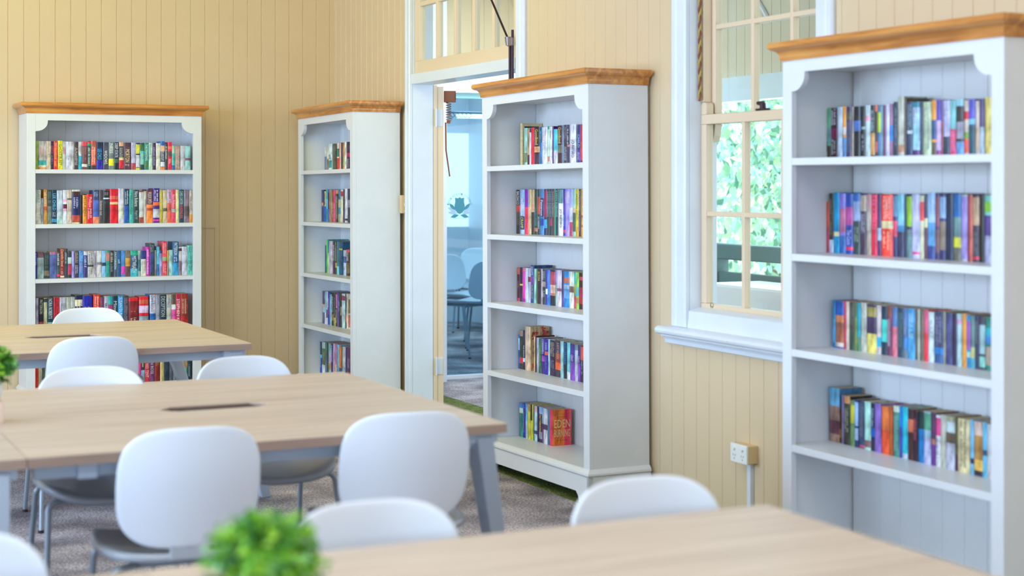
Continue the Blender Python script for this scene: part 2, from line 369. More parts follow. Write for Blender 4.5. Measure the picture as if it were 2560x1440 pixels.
# ================================================================ hall, veranda and glazed room beyond
TEAL = mat('pale_teal_frame', (.62, .84, .87), 0.35)
m = MB(); m.box((0.12, 0.02, 0), (0.86, 0.30, 3.6), WHITE); struct(m, 'wall_hall')
m = MB(); grooved(m, 0, 0.86, 2.3, 2.26, 3.6, 0.12, 0.1, -1, 0.1, 0.1, CREAM); m.box((0.86, 0.10, 2.085), (2.3, 0.2, 2.26), WHITE)
struct(m, 'wall_partition')
m = MB(); m.box((0.86, 0.13, 2.045), (2.3, 0.19, 2.085), TEAL); m.box((0.86, 0.13, 0.0), (2.3, 0.19, 0.028), WHITE); m.box((0.86, 0.13, 0.0), (0.885, 0.19, 2.07), WHITE)
wn = struct(m, 'window_3', bevel=0.002)
m = MB(); m.box((0.88, 0.156, 0.02), (2.3, 0.166, 2.06), BLUEGLASS); po = m.build('pane', wn); po['label'] = 'blue tinted glass partition pane'
# frosted crest sticker on the glass (read from behind)
def text_mesh(s, mb, m, fit, place, cache={}):
    if s not in cache:
        c = bpy.data.curves.new('t', 'FONT'); c.body = s; c.resolution_u = 2; c.fill_mode = 'FRONT'
        o = bpy.data.objects.new('t', c); COL.objects.link(o); me = bpy.data.meshes.new_from_object(o)
        vs = [tuple(v.co) for v in me.vertices]; fs = [tuple(p.vertices) for p in me.polygons]
        bpy.data.objects.remove(o); bpy.data.curves.remove(c); bpy.data.meshes.remove(me)
        x0 = min(v[0] for v in vs); x1 = max(v[0] for v in vs); y0 = min(v[1] for v in vs); y1 = max(v[1] for v in vs)
        cache[s] = ([((v[0]-x0)/(x1-x0), (v[1]-y0)/(y1-y0)) for v in vs], fs)
    vs, fs = cache[s]
    mb.add([place(u*fit[0], v*fit[1]) for u, v in vs], fs, m)
SX, SZ, SYY = 1.02, 1.262, 0.1545
tealm = mat('teal_sticker', (.16, .52, .58), 0.4); palem = mat('lavender_sticker', (.62, .74, .84), 0.4); letm = mat('grey_sticker', (.30, .48, .52), 0.4)
m = MB()
sh = [(-0.032, 0.055), (-0.012, 0.05), (0, 0.058), (0.012, 0.05), (0.032, 0.055), (0.030, 0.03), (0.036, 0.0), (0.033, -0.025), (0.018, -0.045), (0, -0.056), (-0.018, -0.045), (-0.033, -0.025), (-0.036, 0.0), (-0.030, 0.03)]
m.prism([(SX+x*1.15, SZ+z*1.1) for x, z in sh], 1, SYY-0.0006, SYY+0.0012, tealm)
m.build('tmp')
bpy.data.objects.remove(bpy.data.objects['tmp'])
t = empty('glass_sticker', (0, 0, 0), 0, 'teal crest sticker with laurel and mirrored lettering on blue glass partition', 'sticker')
m.build('shield', t)
m = MB()
for s in (-1, 1):
    for k, (a, L) in enumerate(((-0.25, 0.070), (0.08, 0.078), (0.42, 0.076), (0.8, 0.066))):
        bx, bz = s*(0.006+0.010*k), SZ-0.066+0.012*k
        leafp = []
        for q in range(9):
            tt = q/8; leafp.append((tt*L, 0.0125*math.sin(math.pi*tt)))
        leafp += [(p[0], -p[1]) for p in leafp[-2:0:-1]]
        pts = [(SX+bx+s*(p[0]*math.cos(a)-p[1]*math.sin(a)), bz+(p[0]*math.sin(a)+p[1]*math.cos(a))) for p in leafp]
        m.prism(pts, 1, SYY-0.0003*k-0.0012, SYY+0.0012, palem if k in (1, 2) else tealm)
m.build('laurel', t)
m = MB(); word = 'Shafston International'
R0 = 0.086
for i, ch in enumerate(word):
    if ch == ' ': continue
    ang = math.radians(78-(i/(len(word)-1))*156)   # mirrored: first letter on the right
    def plc(u, v, ang=ang):
        uu = -(u-0.004); r = R0+v
        return (SX+r*math.sin(ang)+uu*math.cos(ang), SYY-0.0004, SZ-0.008+r*math.cos(ang)-uu*math.sin(ang))
    text_mesh(ch, m, letm, (0.0095, 0.016), plc)
m.build('lettering', t); m = MB()
text_mesh('BRISBANE AUSTRALIA', m, letm, (0.105, 0.009), lambda u, v: (SX+0.052-u, SYY-0.0004, SZ-0.095+v))
m.build('caption', t)
# inner room shell
m = MB(); m.box((3.1, 0.2, 0), (3.2, 4.6, 3.3), WHITE); m.box((2.3, 0.1, 0), (3.2, 0.2, 3.3), WHITE); m.box((0.12, 0.3, 0), (0.2, 4.72, 3.3), WHITE); struct(m, 'wall_inner')
m = MB()
for a, b, z0, z1 in ((0.2, 2.42, 0, 3.3), (2.42, 3.2, 0, 0.98), (2.42, 3.2, 1.95, 3.3), (2.72, 2.80, 0.98, 1.95)):
    m.box((a, 4.6, z0), (b, 4.72, z1), WHITE)
struct(m, 'wall_far')
m = MB(); m.box((0.12, 0.2, 3.3), (3.3, 4.72, 3.4), WHITE); m.box((0.12, -8.0, 3.3), (2.35, 0.2, 3.4), WHITE); struct(m, 'ceiling_hall')
t = empty('tube_light', (2.35, 3.2, 2.06), 0.0, 'glowing fluorescent tube light hanging behind the blue glass', 'light')
m = MB(); m.tube([(0.0, 0, 0), (0.72, 0, 0)], 0.018, mat('lit_tube', (.93, .98, 1), .4, emit=5.0), 12); m.build('tube', t)
m = MB(); m.box((-0.02, -0.02, 0.019), (0.74, 0.02, 0.045), WHITE); m.tube([(0.1, 0, 0.04), (0.1, 0, 1.25)], 0.006, TUBE); m.tube([(0.6, 0, 0.04), (0.6, 0, 1.25)], 0.006, TUBE); m.build('batten', t)
t = empty('hook_rail', (1.20, 0.62, 1.965), 0.0, 'row of metal hooks on a rail behind the blue glass', 'hooks')
m = MB(); m.tube([(-0.16, 0, 0), (0.9, 0, 0)], 0.006, TUBE); m.tube([(-0.1, 0, 0), (-0.1, 0, 1.3)], 0.004, TUBE); m.tube([(0.85, 0, 0), (0.85, 0, 1.3)], 0.004, TUBE); m.build('rail', t)
for k in range(7):
    m = MB(); x = -0.10+k*0.035; big = (k == 1)
    s_ = 2.0 if big else 1.0
    m.tube([(x+0.014*s_*math.cos(a), 0, -0.02*s_+0.014*s_*math.sin(a)) for a in [math.pi*0.5-i*0.35 for i in range(14)]], 0.003, TUBE, 6); m.build('hook', t)
# veranda edge: boarded panel, beam, railing, post
m = MB(); grooved(m, 1, -8, 0.1, 2.13, 3.3, 2.25, 0.06, -1, 0.0, 0.1, mat('panel_paint', (.84, .80, .70), .5)); m.box((2.22, -8, 1.97), (2.34, 0.1, 2.13), mat('pale_blue_beam', (.84, .91, .94), .4))
struct(m, 'wall_veranda')
m = MB(); m.tube([(2.24, -1.2+0.9*math.cos(a*0.1), 2.10+0.75*math.sin(a*0.1)) for a in range(4, 27)], 0.016, WHITE, 8); struct(m, 'reflection_arc')  # curved lamp reflection modelled as a white tube, not a real moulding
RAIL = mat('dark_green_paint', (.34, .46, .45), .5)
t = empty('veranda_railing', (2.28, -2.0, 0), 0, 'dark green wooden veranda railing outside the window', 'railing')
m = MB(); m.box((-0.05, -5, 0.915), (0.05, 2.0, 1.02), RAIL); m.build('handrail', t, bevel=0.01)
m = MB(); m.box((-0.03, -5, 0.08), (0.03, 2.0, 0.83), RAIL); m.build('lower_panel', t, bevel=0.005)
for y in (0.66, -1.3, -3.2):
    m = MB(); m.box((-0.05, y-0.05, 0), (0.05, y+0.05, 0.93), RAIL); m.build('post', t, bevel=0.004)
t = empty('white_bench', (2.0, -2.75, 0), 0, 'white boxy outdoor bench on the veranda behind the window', 'bench')
m = MB(); m.box((-0.2, -0.8, 0.38), (0.2, 0.8, 0.80), mat('white_bench_paint', (.93, .94, .96), .4)); m.build('box_seat', t, bevel=0.02)
for x, y in ((-0.16, -0.74), (0.16, -0.74), (-0.16, 0.74), (0.16, 0.74)):
    m = MB(); m.box((x-0.025, y-0.025, 0), (x+0.025, y+0.025, 0.38), RAIL); m.build('leg', t)
# trees beyond
rnd = random.Random(5)
def bush(c, r, n, cols):
    mb = MB()
    for i in range(n):
        d = Vector((rnd.gauss(0, 1), rnd.gauss(0, 1), rnd.gauss(0, 1))).normalized()*(rnd.random()**0.4)
        p = Vector(c)+Vector((d.x*r[0], d.y*r[1], d.z*r[2])); q = Euler((rnd.random()*6, rnd.random()*6, rnd.random()*6)).to_matrix(); s = 0.04+rnd.random()*0.05
        vs = [p+q @ Vector(v) for v in ((-s, 0, 0), (0, -s*0.5, s*0.12), (s, 0, 0), (0, s*0.5, s*0.12))]
        mb.add(vs, [(0, 1, 2, 3)], cols[rnd.randrange(len(cols))])
    return mb
LG = [mat('leaf_light', (.80, .92, .74), .6), mat('leaf_mid', (.64, .84, .70), .6), mat('leaf_blue', (.70, .88, .86), .6), mat('leaf_dark', (.42, .62, .54), .6)]
for k, (c, r, lb) in enumerate((((5.0, 1.0, 1.5), (1.0, 1.2, 1.4), 'leafy green tree outside, seen through left lower window panes'), ((6.6, 3.9, 1.4), (1.2, 1.4, 1.5), 'leafy green tree outside, farther along the veranda'), ((8.2, 6.4, 2.0), (1.4, 1.4, 1.8), 'tall leafy tree outside, behind the nearer trees'))):
    t = empty('tree', (c[0], c[1], 0), 0, lb, 'tree', 'trees beyond the veranda railing')
    mb = bush((0, 0, c[2]), r, 2300, LG); mb.build('foliage', t)
    mb = MB(); mb.tube([(0, 0, -0.1), (0.05, 0.03, 1.0), (0, 0, c[2])], [0.10, 0.08, 0.05], mat('bark', (.4, .33, .27), .8)); mb.build('trunk', t)
m = MB(); m.box((2.4, -12, -0.12), (30, 0.1, -0.02), mat('sunlit_ground', (.80, .84, .80), .8)); m.box((3.3, 0.1, -0.12), (30, 20, -0.02), mat('sunlit_ground'))
struct(m, 'floor_outside')
# ================================================================ bookcases
W, D, G, ST, ZC, ZB, Z1, TH, SP = 1.0926, 0.309, 0.02, 0.0527, 1.9254, 1.8585, 1.5112, 0.0252, 0.34
CASES = {  # origin, yaw, tilt
    'A': (-2.11512, 0, 0.00118, -0.00084, 0.020), 'B': (-0.2153, 1, 0.01049, 0.00658, 0.0186),
    'C': (-3.17792, 1, -0.01005, 0.00865, 0.0261), 'D': (-5.71605, 1, -0.01294, -0.00114, 0.0204)}
CASE_NAME = {'A': 'left-hand bookcase', 'B': 'corner bookcase', 'C': 'doorway bookcase', 'D': 'right-hand bookcase'}
CLAB = {'A': 'white bookcase with pine cornice against the back wall, fully front-on',
        'B': 'white bookcase with pine cornice in the room corner, left of the doorway',
        'C': 'white bookcase with pine cornice between doorway and window, mostly unblocked',
        'D': 'large white bookcase with pine cornice at right edge, partly over the window'}
def case(key):
    a, right, rz, tl, g = CASES[key]
    t = empty('bookcase', ((-g if right else a), (a if right else -g), -tl*0.5+abs(tl)*0.5*0.3), (-math.pi/2 if right else 0)-rz, CLAB[key], 'bookcase', None)
    t.rotation_euler[1] = -tl
    for nm, x0, x1 in (('side_panel', 0.0, 0.02), ('side_panel', W-0.02, W)):
        m = MB(); m.box((x0, -D+0.022, 0.0), (x1, 0, ZB), CASE)
        b = m.build(nm, t, bevel=0.0012)
    gap = 0.010 if key == 'D' else (0.003 if key == 'C' else 0)
    m = MB(); grooved(m, 0, 0.02+gap, W-0.02, 0.10, ZB-0.005, -0.014, 0.008, -1, 0.072, 0.107, CASE, gw=0.003, gd=0.003); m.build('back_panel', t)
    for k in range(4):
        m = MB(); m.box((0.02, -D+0.002, Z1-SP*k-TH), (W-0.02, -0.015, Z1-SP*k), CASE); m.build('shelf', t, bevel=0.0015)
    m = MB(); m.box((0.02, -D+0.002, Z1-SP*4-TH), (W-0.02, -0.015, Z1-SP*4), CASE); m.build('bottom_board', t, bevel=0.0015)
    m = MB(); m.box((0.02, -D+0.03, ZB-0.03), (W-0.02, -0.015, ZB-0.005), CASE); m.build('top_board', t)
    for x0, x1 in ((0, ST), (W-ST, W)):
        m = MB(); m.box((x0, -D, 0.145), (x1, -D+0.022, ZB), CASE); m.build('stile', t, bevel=0.0014)
    # top rail with quarter-round corner brackets
    m = MB(); zr = ZB-0.043; r = 0.068; x0, x1 = ST, W-ST
    P = [(x0, ZB), (x0, zr-r)]
    P += [(x0+0.006, zr-r)] + [(x0+0.006+(r)*math.sin(q*math.pi/18), zr-0.008-(r-0.008)*math.cos(q*math.pi/18)) for q in range(0, 10)] + [(x0+0.006+r, zr)]
    P += [(x1-(p[0]-x0), p[1]) for p in P[::-1][:-2]] + [(x1, zr-r), (x1, ZB)]
    m.prism(P, 1, -D+0.0006, -D+0.021, CASE); m.build('top_rail', t, bevel=0.001)
    # mouldings of the base
    m = MB(); o = 0.012
    prof = [(0, 0.151), (0.003, 0.150), (0.012, 0.140), (0.017, 0.134), (0.018, 0.126), (0.012, 0.121), (0.012, 0.118), (0, 0.118)]
    def sweep(mb, prof, mtl, smooth=False):
        vs = []
        for u, z in prof: vs += [(-u, 0.0, z), (-u, -D-u, z), (W+u, -D-u, z), (W+u, 0.0, z)]
        n = len(prof); fs = []
        for i in range(n):
            j = (i+1) % n
            for k in range(3): fs.append((i*4+k, i*4+k+1, j*4+k+1, j*4+k))
        fs.append(tuple(i*4 for i in range(n))); fs.append(tuple(i*4+3 for i in range(n))[::-1])
        mb.add(vs, [f[::-1] for f in fs], mtl, smooth)
    sweep(m, prof, CASE); m.build('base_moulding', t)
    m = MB(); fw = 0.075; ch = 0.045
    P = [(-o, 0), (fw, 0), (fw+0.004, 0.012), (fw+0.012, ch-0.016), (fw+0.03, ch), (W-fw-0.03, ch), (W-fw-0.012, ch-0.016), (W-fw-0.004, 0.012), (W-fw, 0), (W+o, 0), (W+o, 0.120), (-o, 0.120)]
    m.prism(P, 1, -D-o, -D+0.01, CASE)
    for s, x in ((0, -o), (1, W+o)):
        xa, xb = (x, x+0.018) if s == 0 else (x-0.018, x)
        m.prism([(-D-o, 0), (-D+0.06, 0), (-D+0.085, ch), (-0.075, ch), (-0.05, 0), (0, 0), (0, 0.12), (-D-o, 0.12)], 0, xa, xb, CASE)
    m.build('plinth', t, bevel=0.001)
    # pine cornice
    m = MB(); H = ZC-ZB; ov = 0.0405
    q = [(0.0, 0.0), (0.006, 0.0), (0.007, 0.006), (0.0085, 0.012)]
    q += [(0.0085+0.020*(1-math.cos(k*math.pi/12)), 0.012+0.026*math.sin(k*math.pi/12)) for k in range(1, 7)]
    q += [(0.031, 0.040)]
    q += [(0.031+0.0095*math.sin(k*math.pi/10), 0.0415+0.010*(1-math.cos(k*math.pi/10))+0.0) for k in range(1, 6)]
    q += [(ov, 0.060), (ov-0.004, H), (0, H)]
    sweep(m, [(u, ZB+z) for u, z in q], PINE)
    m.box((0, -D, H+ZB-0.012), (W, 0, ZB+H-0.0005), PINE)
    kn = mat('pine_knot', (.38, .2, .08), .4)
    m.build('cornice', t)
    return t
CO = {k: case(k) for k in 'ABCD'}
# ================================================================ tables
TY = [(-3.742, -2.378), (-6.292, -4.898), (-8.952, -7.578)]
TN = ['farthest', 'middle', 'nearest']
def bench(x0, x1, y0, y1, label, left_legs, right_legs, slot):
    t = empty('table', (x0, y0, 0), 0, label, 'table', None); Wd, Dp = x1-x0, y1-y0
    zt = 0.73; tk = 0.027; yc = Dp/2
    sl = slot-x0
    for s in (0, 1):
        m = MB(); e = 0.0015
        hw, hd = 0.125, 0.05
        if s == 0: P = [(0.001, 0), (Wd-0.001, 0), (Wd-0.001, yc-e), (sl+hw+0.05, yc-e), (sl+hw, yc-hd), (sl-hw, yc-hd), (sl-hw-0.05, yc-e), (0.001, yc-e)]
        else: P = [(0.001, Dp), (Wd-0.001, Dp), (Wd-0.001, yc+e), (sl+hw+0.05, yc+e), (sl+hw, yc+hd), (sl-hw, yc+hd), (sl-hw-0.05, yc+e), (0.001, yc+e)]
        m.prism(P, 2, zt-0.002, zt, OAK); m.prism(P, 2, zt-tk, zt-0.002, OAKE)
        m.build('tabletop', t, bevel=0.0008)
    m = MB(); m.box((sl-0.24, yc-0.07, zt-0.12), (sl+0.24, yc+0.07, zt-0.035), DARK); m.box((sl-hw, yc-hd+0.002, zt-0.036), (sl+hw, yc+hd-0.002, zt-0.006), DARK); m.build('cable_tray', t)
    m = MB()
    for yy in (0.10, Dp-0.10): m.box((0.03, yy-0.02, zt-tk-0.045), (Wd-0.06, yy+0.02, zt-tk-0.005), STEEL)
    for xx in ((0.06 if left_legs else 0.16), Wd-0.085): m.box((xx-0.025, 0.05, zt-tk-0.046), (xx+0.025, Dp-0.05, zt-tk-0.0003), STEEL)
    m.build('frame', t, bevel=0.002)
    legs = []
    if right_legs: legs += [(Wd-0.065, 1)]
    if left_legs: legs += [(0.05, -1)]
    for lx, sg in legs:
        for side in (0, 1):
            ty = 0.055 if side == 0 else Dp-0.055; by = 0.30 if side == 0 else Dp-0.14
            spl = 0.215 if (sg == 1 and right_legs == 1) else 0.0
            m = MB(); a, b, za = 0.026, 0.045, zt-tk-0.012
            c, d = 0.022, 0.026
            if not spl: by = ty; c, d = a, 0.03
            top = [(lx-a, ty-b, za), (lx+a, ty-b, za), (lx+a, ty+b, za), (lx-a, ty+b, za)]
            bot = [(lx+spl-c, by-d, 0.0), (lx+spl+c, by-d, 0.0), (lx+spl+c, by+d, 0.0), (lx+spl-c, by+d, 0.0)]
            m.add(bot+top, [(0,3,2,1),(4,5,6,7),(0,1,5,4),(1,2,6,5),(2,3,7,6),(3,0,4,7)], STEEL)
            m.build('leg', t, bevel=0.004)
            m = MB(); m.box((lx-0.05*sg, ty-0.03 if side == 0 else ty-0.02, zt-tk-0.03), (lx+0.045*sg, ty+0.02 if side == 0 else ty+0.03, zt-tk-0.0003), STEEL); m.build('bracket', t, bevel=0.002)
    return t
SLOT = [-2.375, -2.37, -2.37]
bench(-3.04, -1.70, *TY[0], 'farthest oak-topped table, in front of the left-hand bookcase', 1, 1, SLOT[0])
bench(-3.04, -1.70, *TY[1], 'middle oak-topped table with dark cable slot, steel legs splaying at the right', 0, 1, SLOT[1])
bench(-4.38, -3.04, *TY[1], 'oak-topped table joined to the left end of the middle table', 1, 2, -3.7)
bench(-3.04, -1.70, *TY[2], 'nearest blurred oak-topped table across the bottom right foreground', 0, 1, SLOT[2])
bench(-4.38, -3.04, *TY[2], 'blurred oak-topped table joined left of the nearest table, at bottom left', 1, 2, -3.7)
# ================================================================ chairs
def sell(th, n):
    c, s = math.cos(th), math.sin(th)
    return math.copysign(abs(c)**(2/n), c), math.copysign(abs(s)**(2/n), s)
def shell(fn, n, rings=12, seg=48):
    vs = [fn(0, 0)]; fs = []
    for r in range(1, rings+1):
        for k in range(seg):
            x, y = sell(2*math.pi*k/seg, n); q = r/rings; vs.append(fn(x*q, y*q))
    for k in range(seg): fs.append((0, 1+k, 1+(k+1) % seg))
    for r in range(rings-1):
        for k in range(seg):
            a = 1+r*seg; fs.append((a+k, a+seg+k, a+seg+(k+1) % seg, a+(k+1) % seg))
    return vs, fs
def make_chair():
    t = empty('chair', (0, 0, 0), 0, 'x', 'chair', None)
    def fs_(u, v):
        x, y = 0.210*u*(1-0.05*v), 0.225*v+0.03
        z = 0.458-0.022*(1-min(1, u*u+v*v)) - 0.03*max(0, v)**4 + 0.012*abs(u)**3
        return (x, y, z)
    vs, fs = shell(fs_, 3.3); m = MB(); m.add(vs, fs, SEATM, True)
    o = m.build('seat', t); s = o.modifiers.new('solid', 'SOLIDIFY'); s.thickness = 0.020; s.offset = -1; o['label'] = 'grey moulded seat'
    def fb(u, v):
        x = 0.188*u*(1-0.04*v*v-0.03*(v < 0)*v*v); z = 0.633+0.160*v
        y = -0.232-(z-0.633)*0.22+0.042*u*u+0.012*v*v*(v > 0)
        return (x, y, z)
    vs, fs = shell(fb, 3.5); m = MB(); m.add(vs, [f[::-1] for f in fs], CHAIRM, True)
    o = m.build('backrest', t); s = o.modifiers.new('solid', 'SOLIDIFY'); s.thickness = 0.010; s.offset = 0; o['label'] = 'white rounded backrest'
    b = o.modifiers.new('bevel', 'BEVEL'); b.width = 0.004; b.segments = 2; b.limit_method = 'ANGLE'
    m = MB(); m.box((-0.05, -0.200, 0.440), (0.05, -0.184, 0.484), SEATM)
    m.build('back_support', t, bevel=0.005)
    m = MB(); m.box((-0.13, -0.11, 0.408), (0.13, -0.09, 0.424), TUBE); m.box((-0.13, 0.13, 0.408), (0.13, 0.15, 0.424), TUBE); m.box((-0.13, -0.11, 0.408), (-0.11, 0.15, 0.424), TUBE); m.box((0.11, -0.11, 0.408), (0.13, 0.15, 0.424), TUBE)
    m.build('under_frame', t, bevel=0.003)
    for sx in (-1, 1):
        for y0, y1, y2 in ((0.14, 0.16, 0.235), (-0.10, -0.135, -0.225)):
            pts = [(sx*0.12, y0, 0.416), (sx*0.165, y1, 0.416)]
            for k in range(1, 6):
                a = k*math.pi/12; pts.append((sx*(0.165+0.028*math.sin(a)), y1+(y2-y1)*0.06*k/5, 0.416-0.034*(1-math.cos(a))))
            pts.append((sx*0.200, y1+(y2-y1)*0.45, 0.25)); pts.append((sx*0.212, y2, 0.008))
            m = MB(); m.tube(pts, 0.0095, TUBE, 10); m.tube([(sx*0.212, y2, 0.0), (sx*0.212, y2, 0.012)], 0.012, DARK, 10); m.build('leg', t)
    return t
ch0 = make_chair()
CH = [  # x, y, rotation, label
    (-2.625, -6.125, -3, 'white chair tucked at near side of middle table, left one, backrest towards camera'),
    (-2.005, -6.115, -6, 'white chair tucked at near side of middle table, right one, near the splayed leg'),
    (-2.620, -5.125, 178, 'white chair across the middle table, left one, its top just above the wood'),
    (-2.035, -5.035, 184, 'white chair across the middle table, right one, just left of the corner bookcase'),
    (-2.378, -3.555, -1, 'white chair at near side of farthest table, greyish shaded backrest towards camera'),
    (-2.115, -2.490, 180, 'most distant white chair, behind the farthest table before the left-hand bookcase'),
    (-2.572, -7.710, 180, 'blurred white chair behind the foreground plant, across the nearest table'),
    (-1.962, -7.725, 180, 'blurred white chair across the nearest table, in front of the doorway bookcase'),
    (-3.365, -7.655, 180, 'blurred white chair cut off by the lower left corner'),
]
for i, (x, y, r, lb) in enumerate(CH):
    c = ch0 if i == 0 else copy_tree(ch0)
    c.location = (x, y, 0); c.rotation_euler = (0, 0, math.radians(r)); c['label'] = lb; c['group'] = 'white chairs around the tables'
for x, y, r, lb in ((2.05, 2.35, 200, 'chair behind the blue glass, nearer of the three'), (2.72, 3.55, 150, 'chair behind the blue glass, middle of the three'), (1.75, 1.6, 20, 'chair behind the blue glass, farthest of the three')):
    c = copy_tree(ch0); c.location = (x, y, 0); c.rotation_euler = (0, 0, math.radians(r)); c['label'] = lb; c['group'] = 'chairs behind the blue glass'
t = empty('side_table', (1.3, 3.3, 0), 0.0, 'table standing behind the chairs beyond the blue glass', 'table')
m = MB(); m.box((-0.7, -0.4, 0.70), (0.7, 0.4, 0.73), OAK); m.build('tabletop', t, bevel=0.002)
for sx in (-1, 1):
    for sy in (-1, 1):
        m = MB(); m.box((sx*0.64-0.02, sy*0.34-0.02, 0), (sx*0.64+0.02, sy*0.34+0.02, 0.70), STEEL); m.build('leg', t)
# ================================================================ plants
GR = [mat('leaf_bright_green', (.62, .84, .22), .5), mat('leaf_green', (.46, .74, .18), .5), mat('leaf_deep_green', (.24, .52, .16), .55), mat('leaf_mint', (.60, .84, .55), .5)]
def plant(x, y, label, seed):
    t = empty('potted_plant', (x, y, 0.73), 0, label, 'plant', 'small artificial plants on the tables'); rn = random.Random(seed)
    m = MB(); m.box((-0.038, -0.038, 0.0), (0.038, 0.038, 0.062), BLOCK); m.build('wooden_base', t, bevel=0.002)
    m = MB(); m.lathe([(0.0, 0.0625), (0.028, 0.0625), (0.036, 0.072), (0.041, 0.09), (0.040, 0.108), (0.036, 0.118), (0.032, 0.118), (0.034, 0.105), (0.0, 0.100)], POT, 28); m.build('pot', t)
    m = MB(); c = Vector((0, 0, 0.158))
    m.tube([(0, 0, 0.1), (0, 0, 0.16)], 0.01, GR[2], 6)
    for i in range(280):
        d = Vector((rn.gauss(0, 1), rn.gauss(0, 1), rn.gauss(0, 0.9)+0.1)).normalized()
        if d.z < -0.75: d.z = -d.z
        R = 0.064+0.026*rn.random(); tip = c+Vector((d.x*R, d.y*R, d.z*R*0.82)); base = c+d*0.012
        cm = GR[min(3, int(rn.random()*3.4))]
        m.tube([base, tip], 0.0009, GR[2], 4, False)
        for k in range(11):
            f = 0.35+0.65*(k/10); p = base.lerp(tip, f); s = 0.010+0.005*rn.random()
            a = Vector((rn.gauss(0, 1), rn.gauss(0, 1), rn.gauss(0, 1))).normalized(); dr = (d*0.45+a).normalized(); w_ = dr.cross(d+Vector((0.01, 0.3, 0.2))).normalized()*s*0.42
            m.add([p, p+dr*s*0.5+w_, p+dr*s, p+dr*s*0.5-w_], [(0, 1, 2, 3)], cm)
    m.build('foliage', t)
plant(-3.022, -8.245, 'blurred green potted plant in the foreground on the nearest table', 3)
plant(-3.045, -5.62, 'green potted plant in white pot on middle table, cut by left edge', 9)

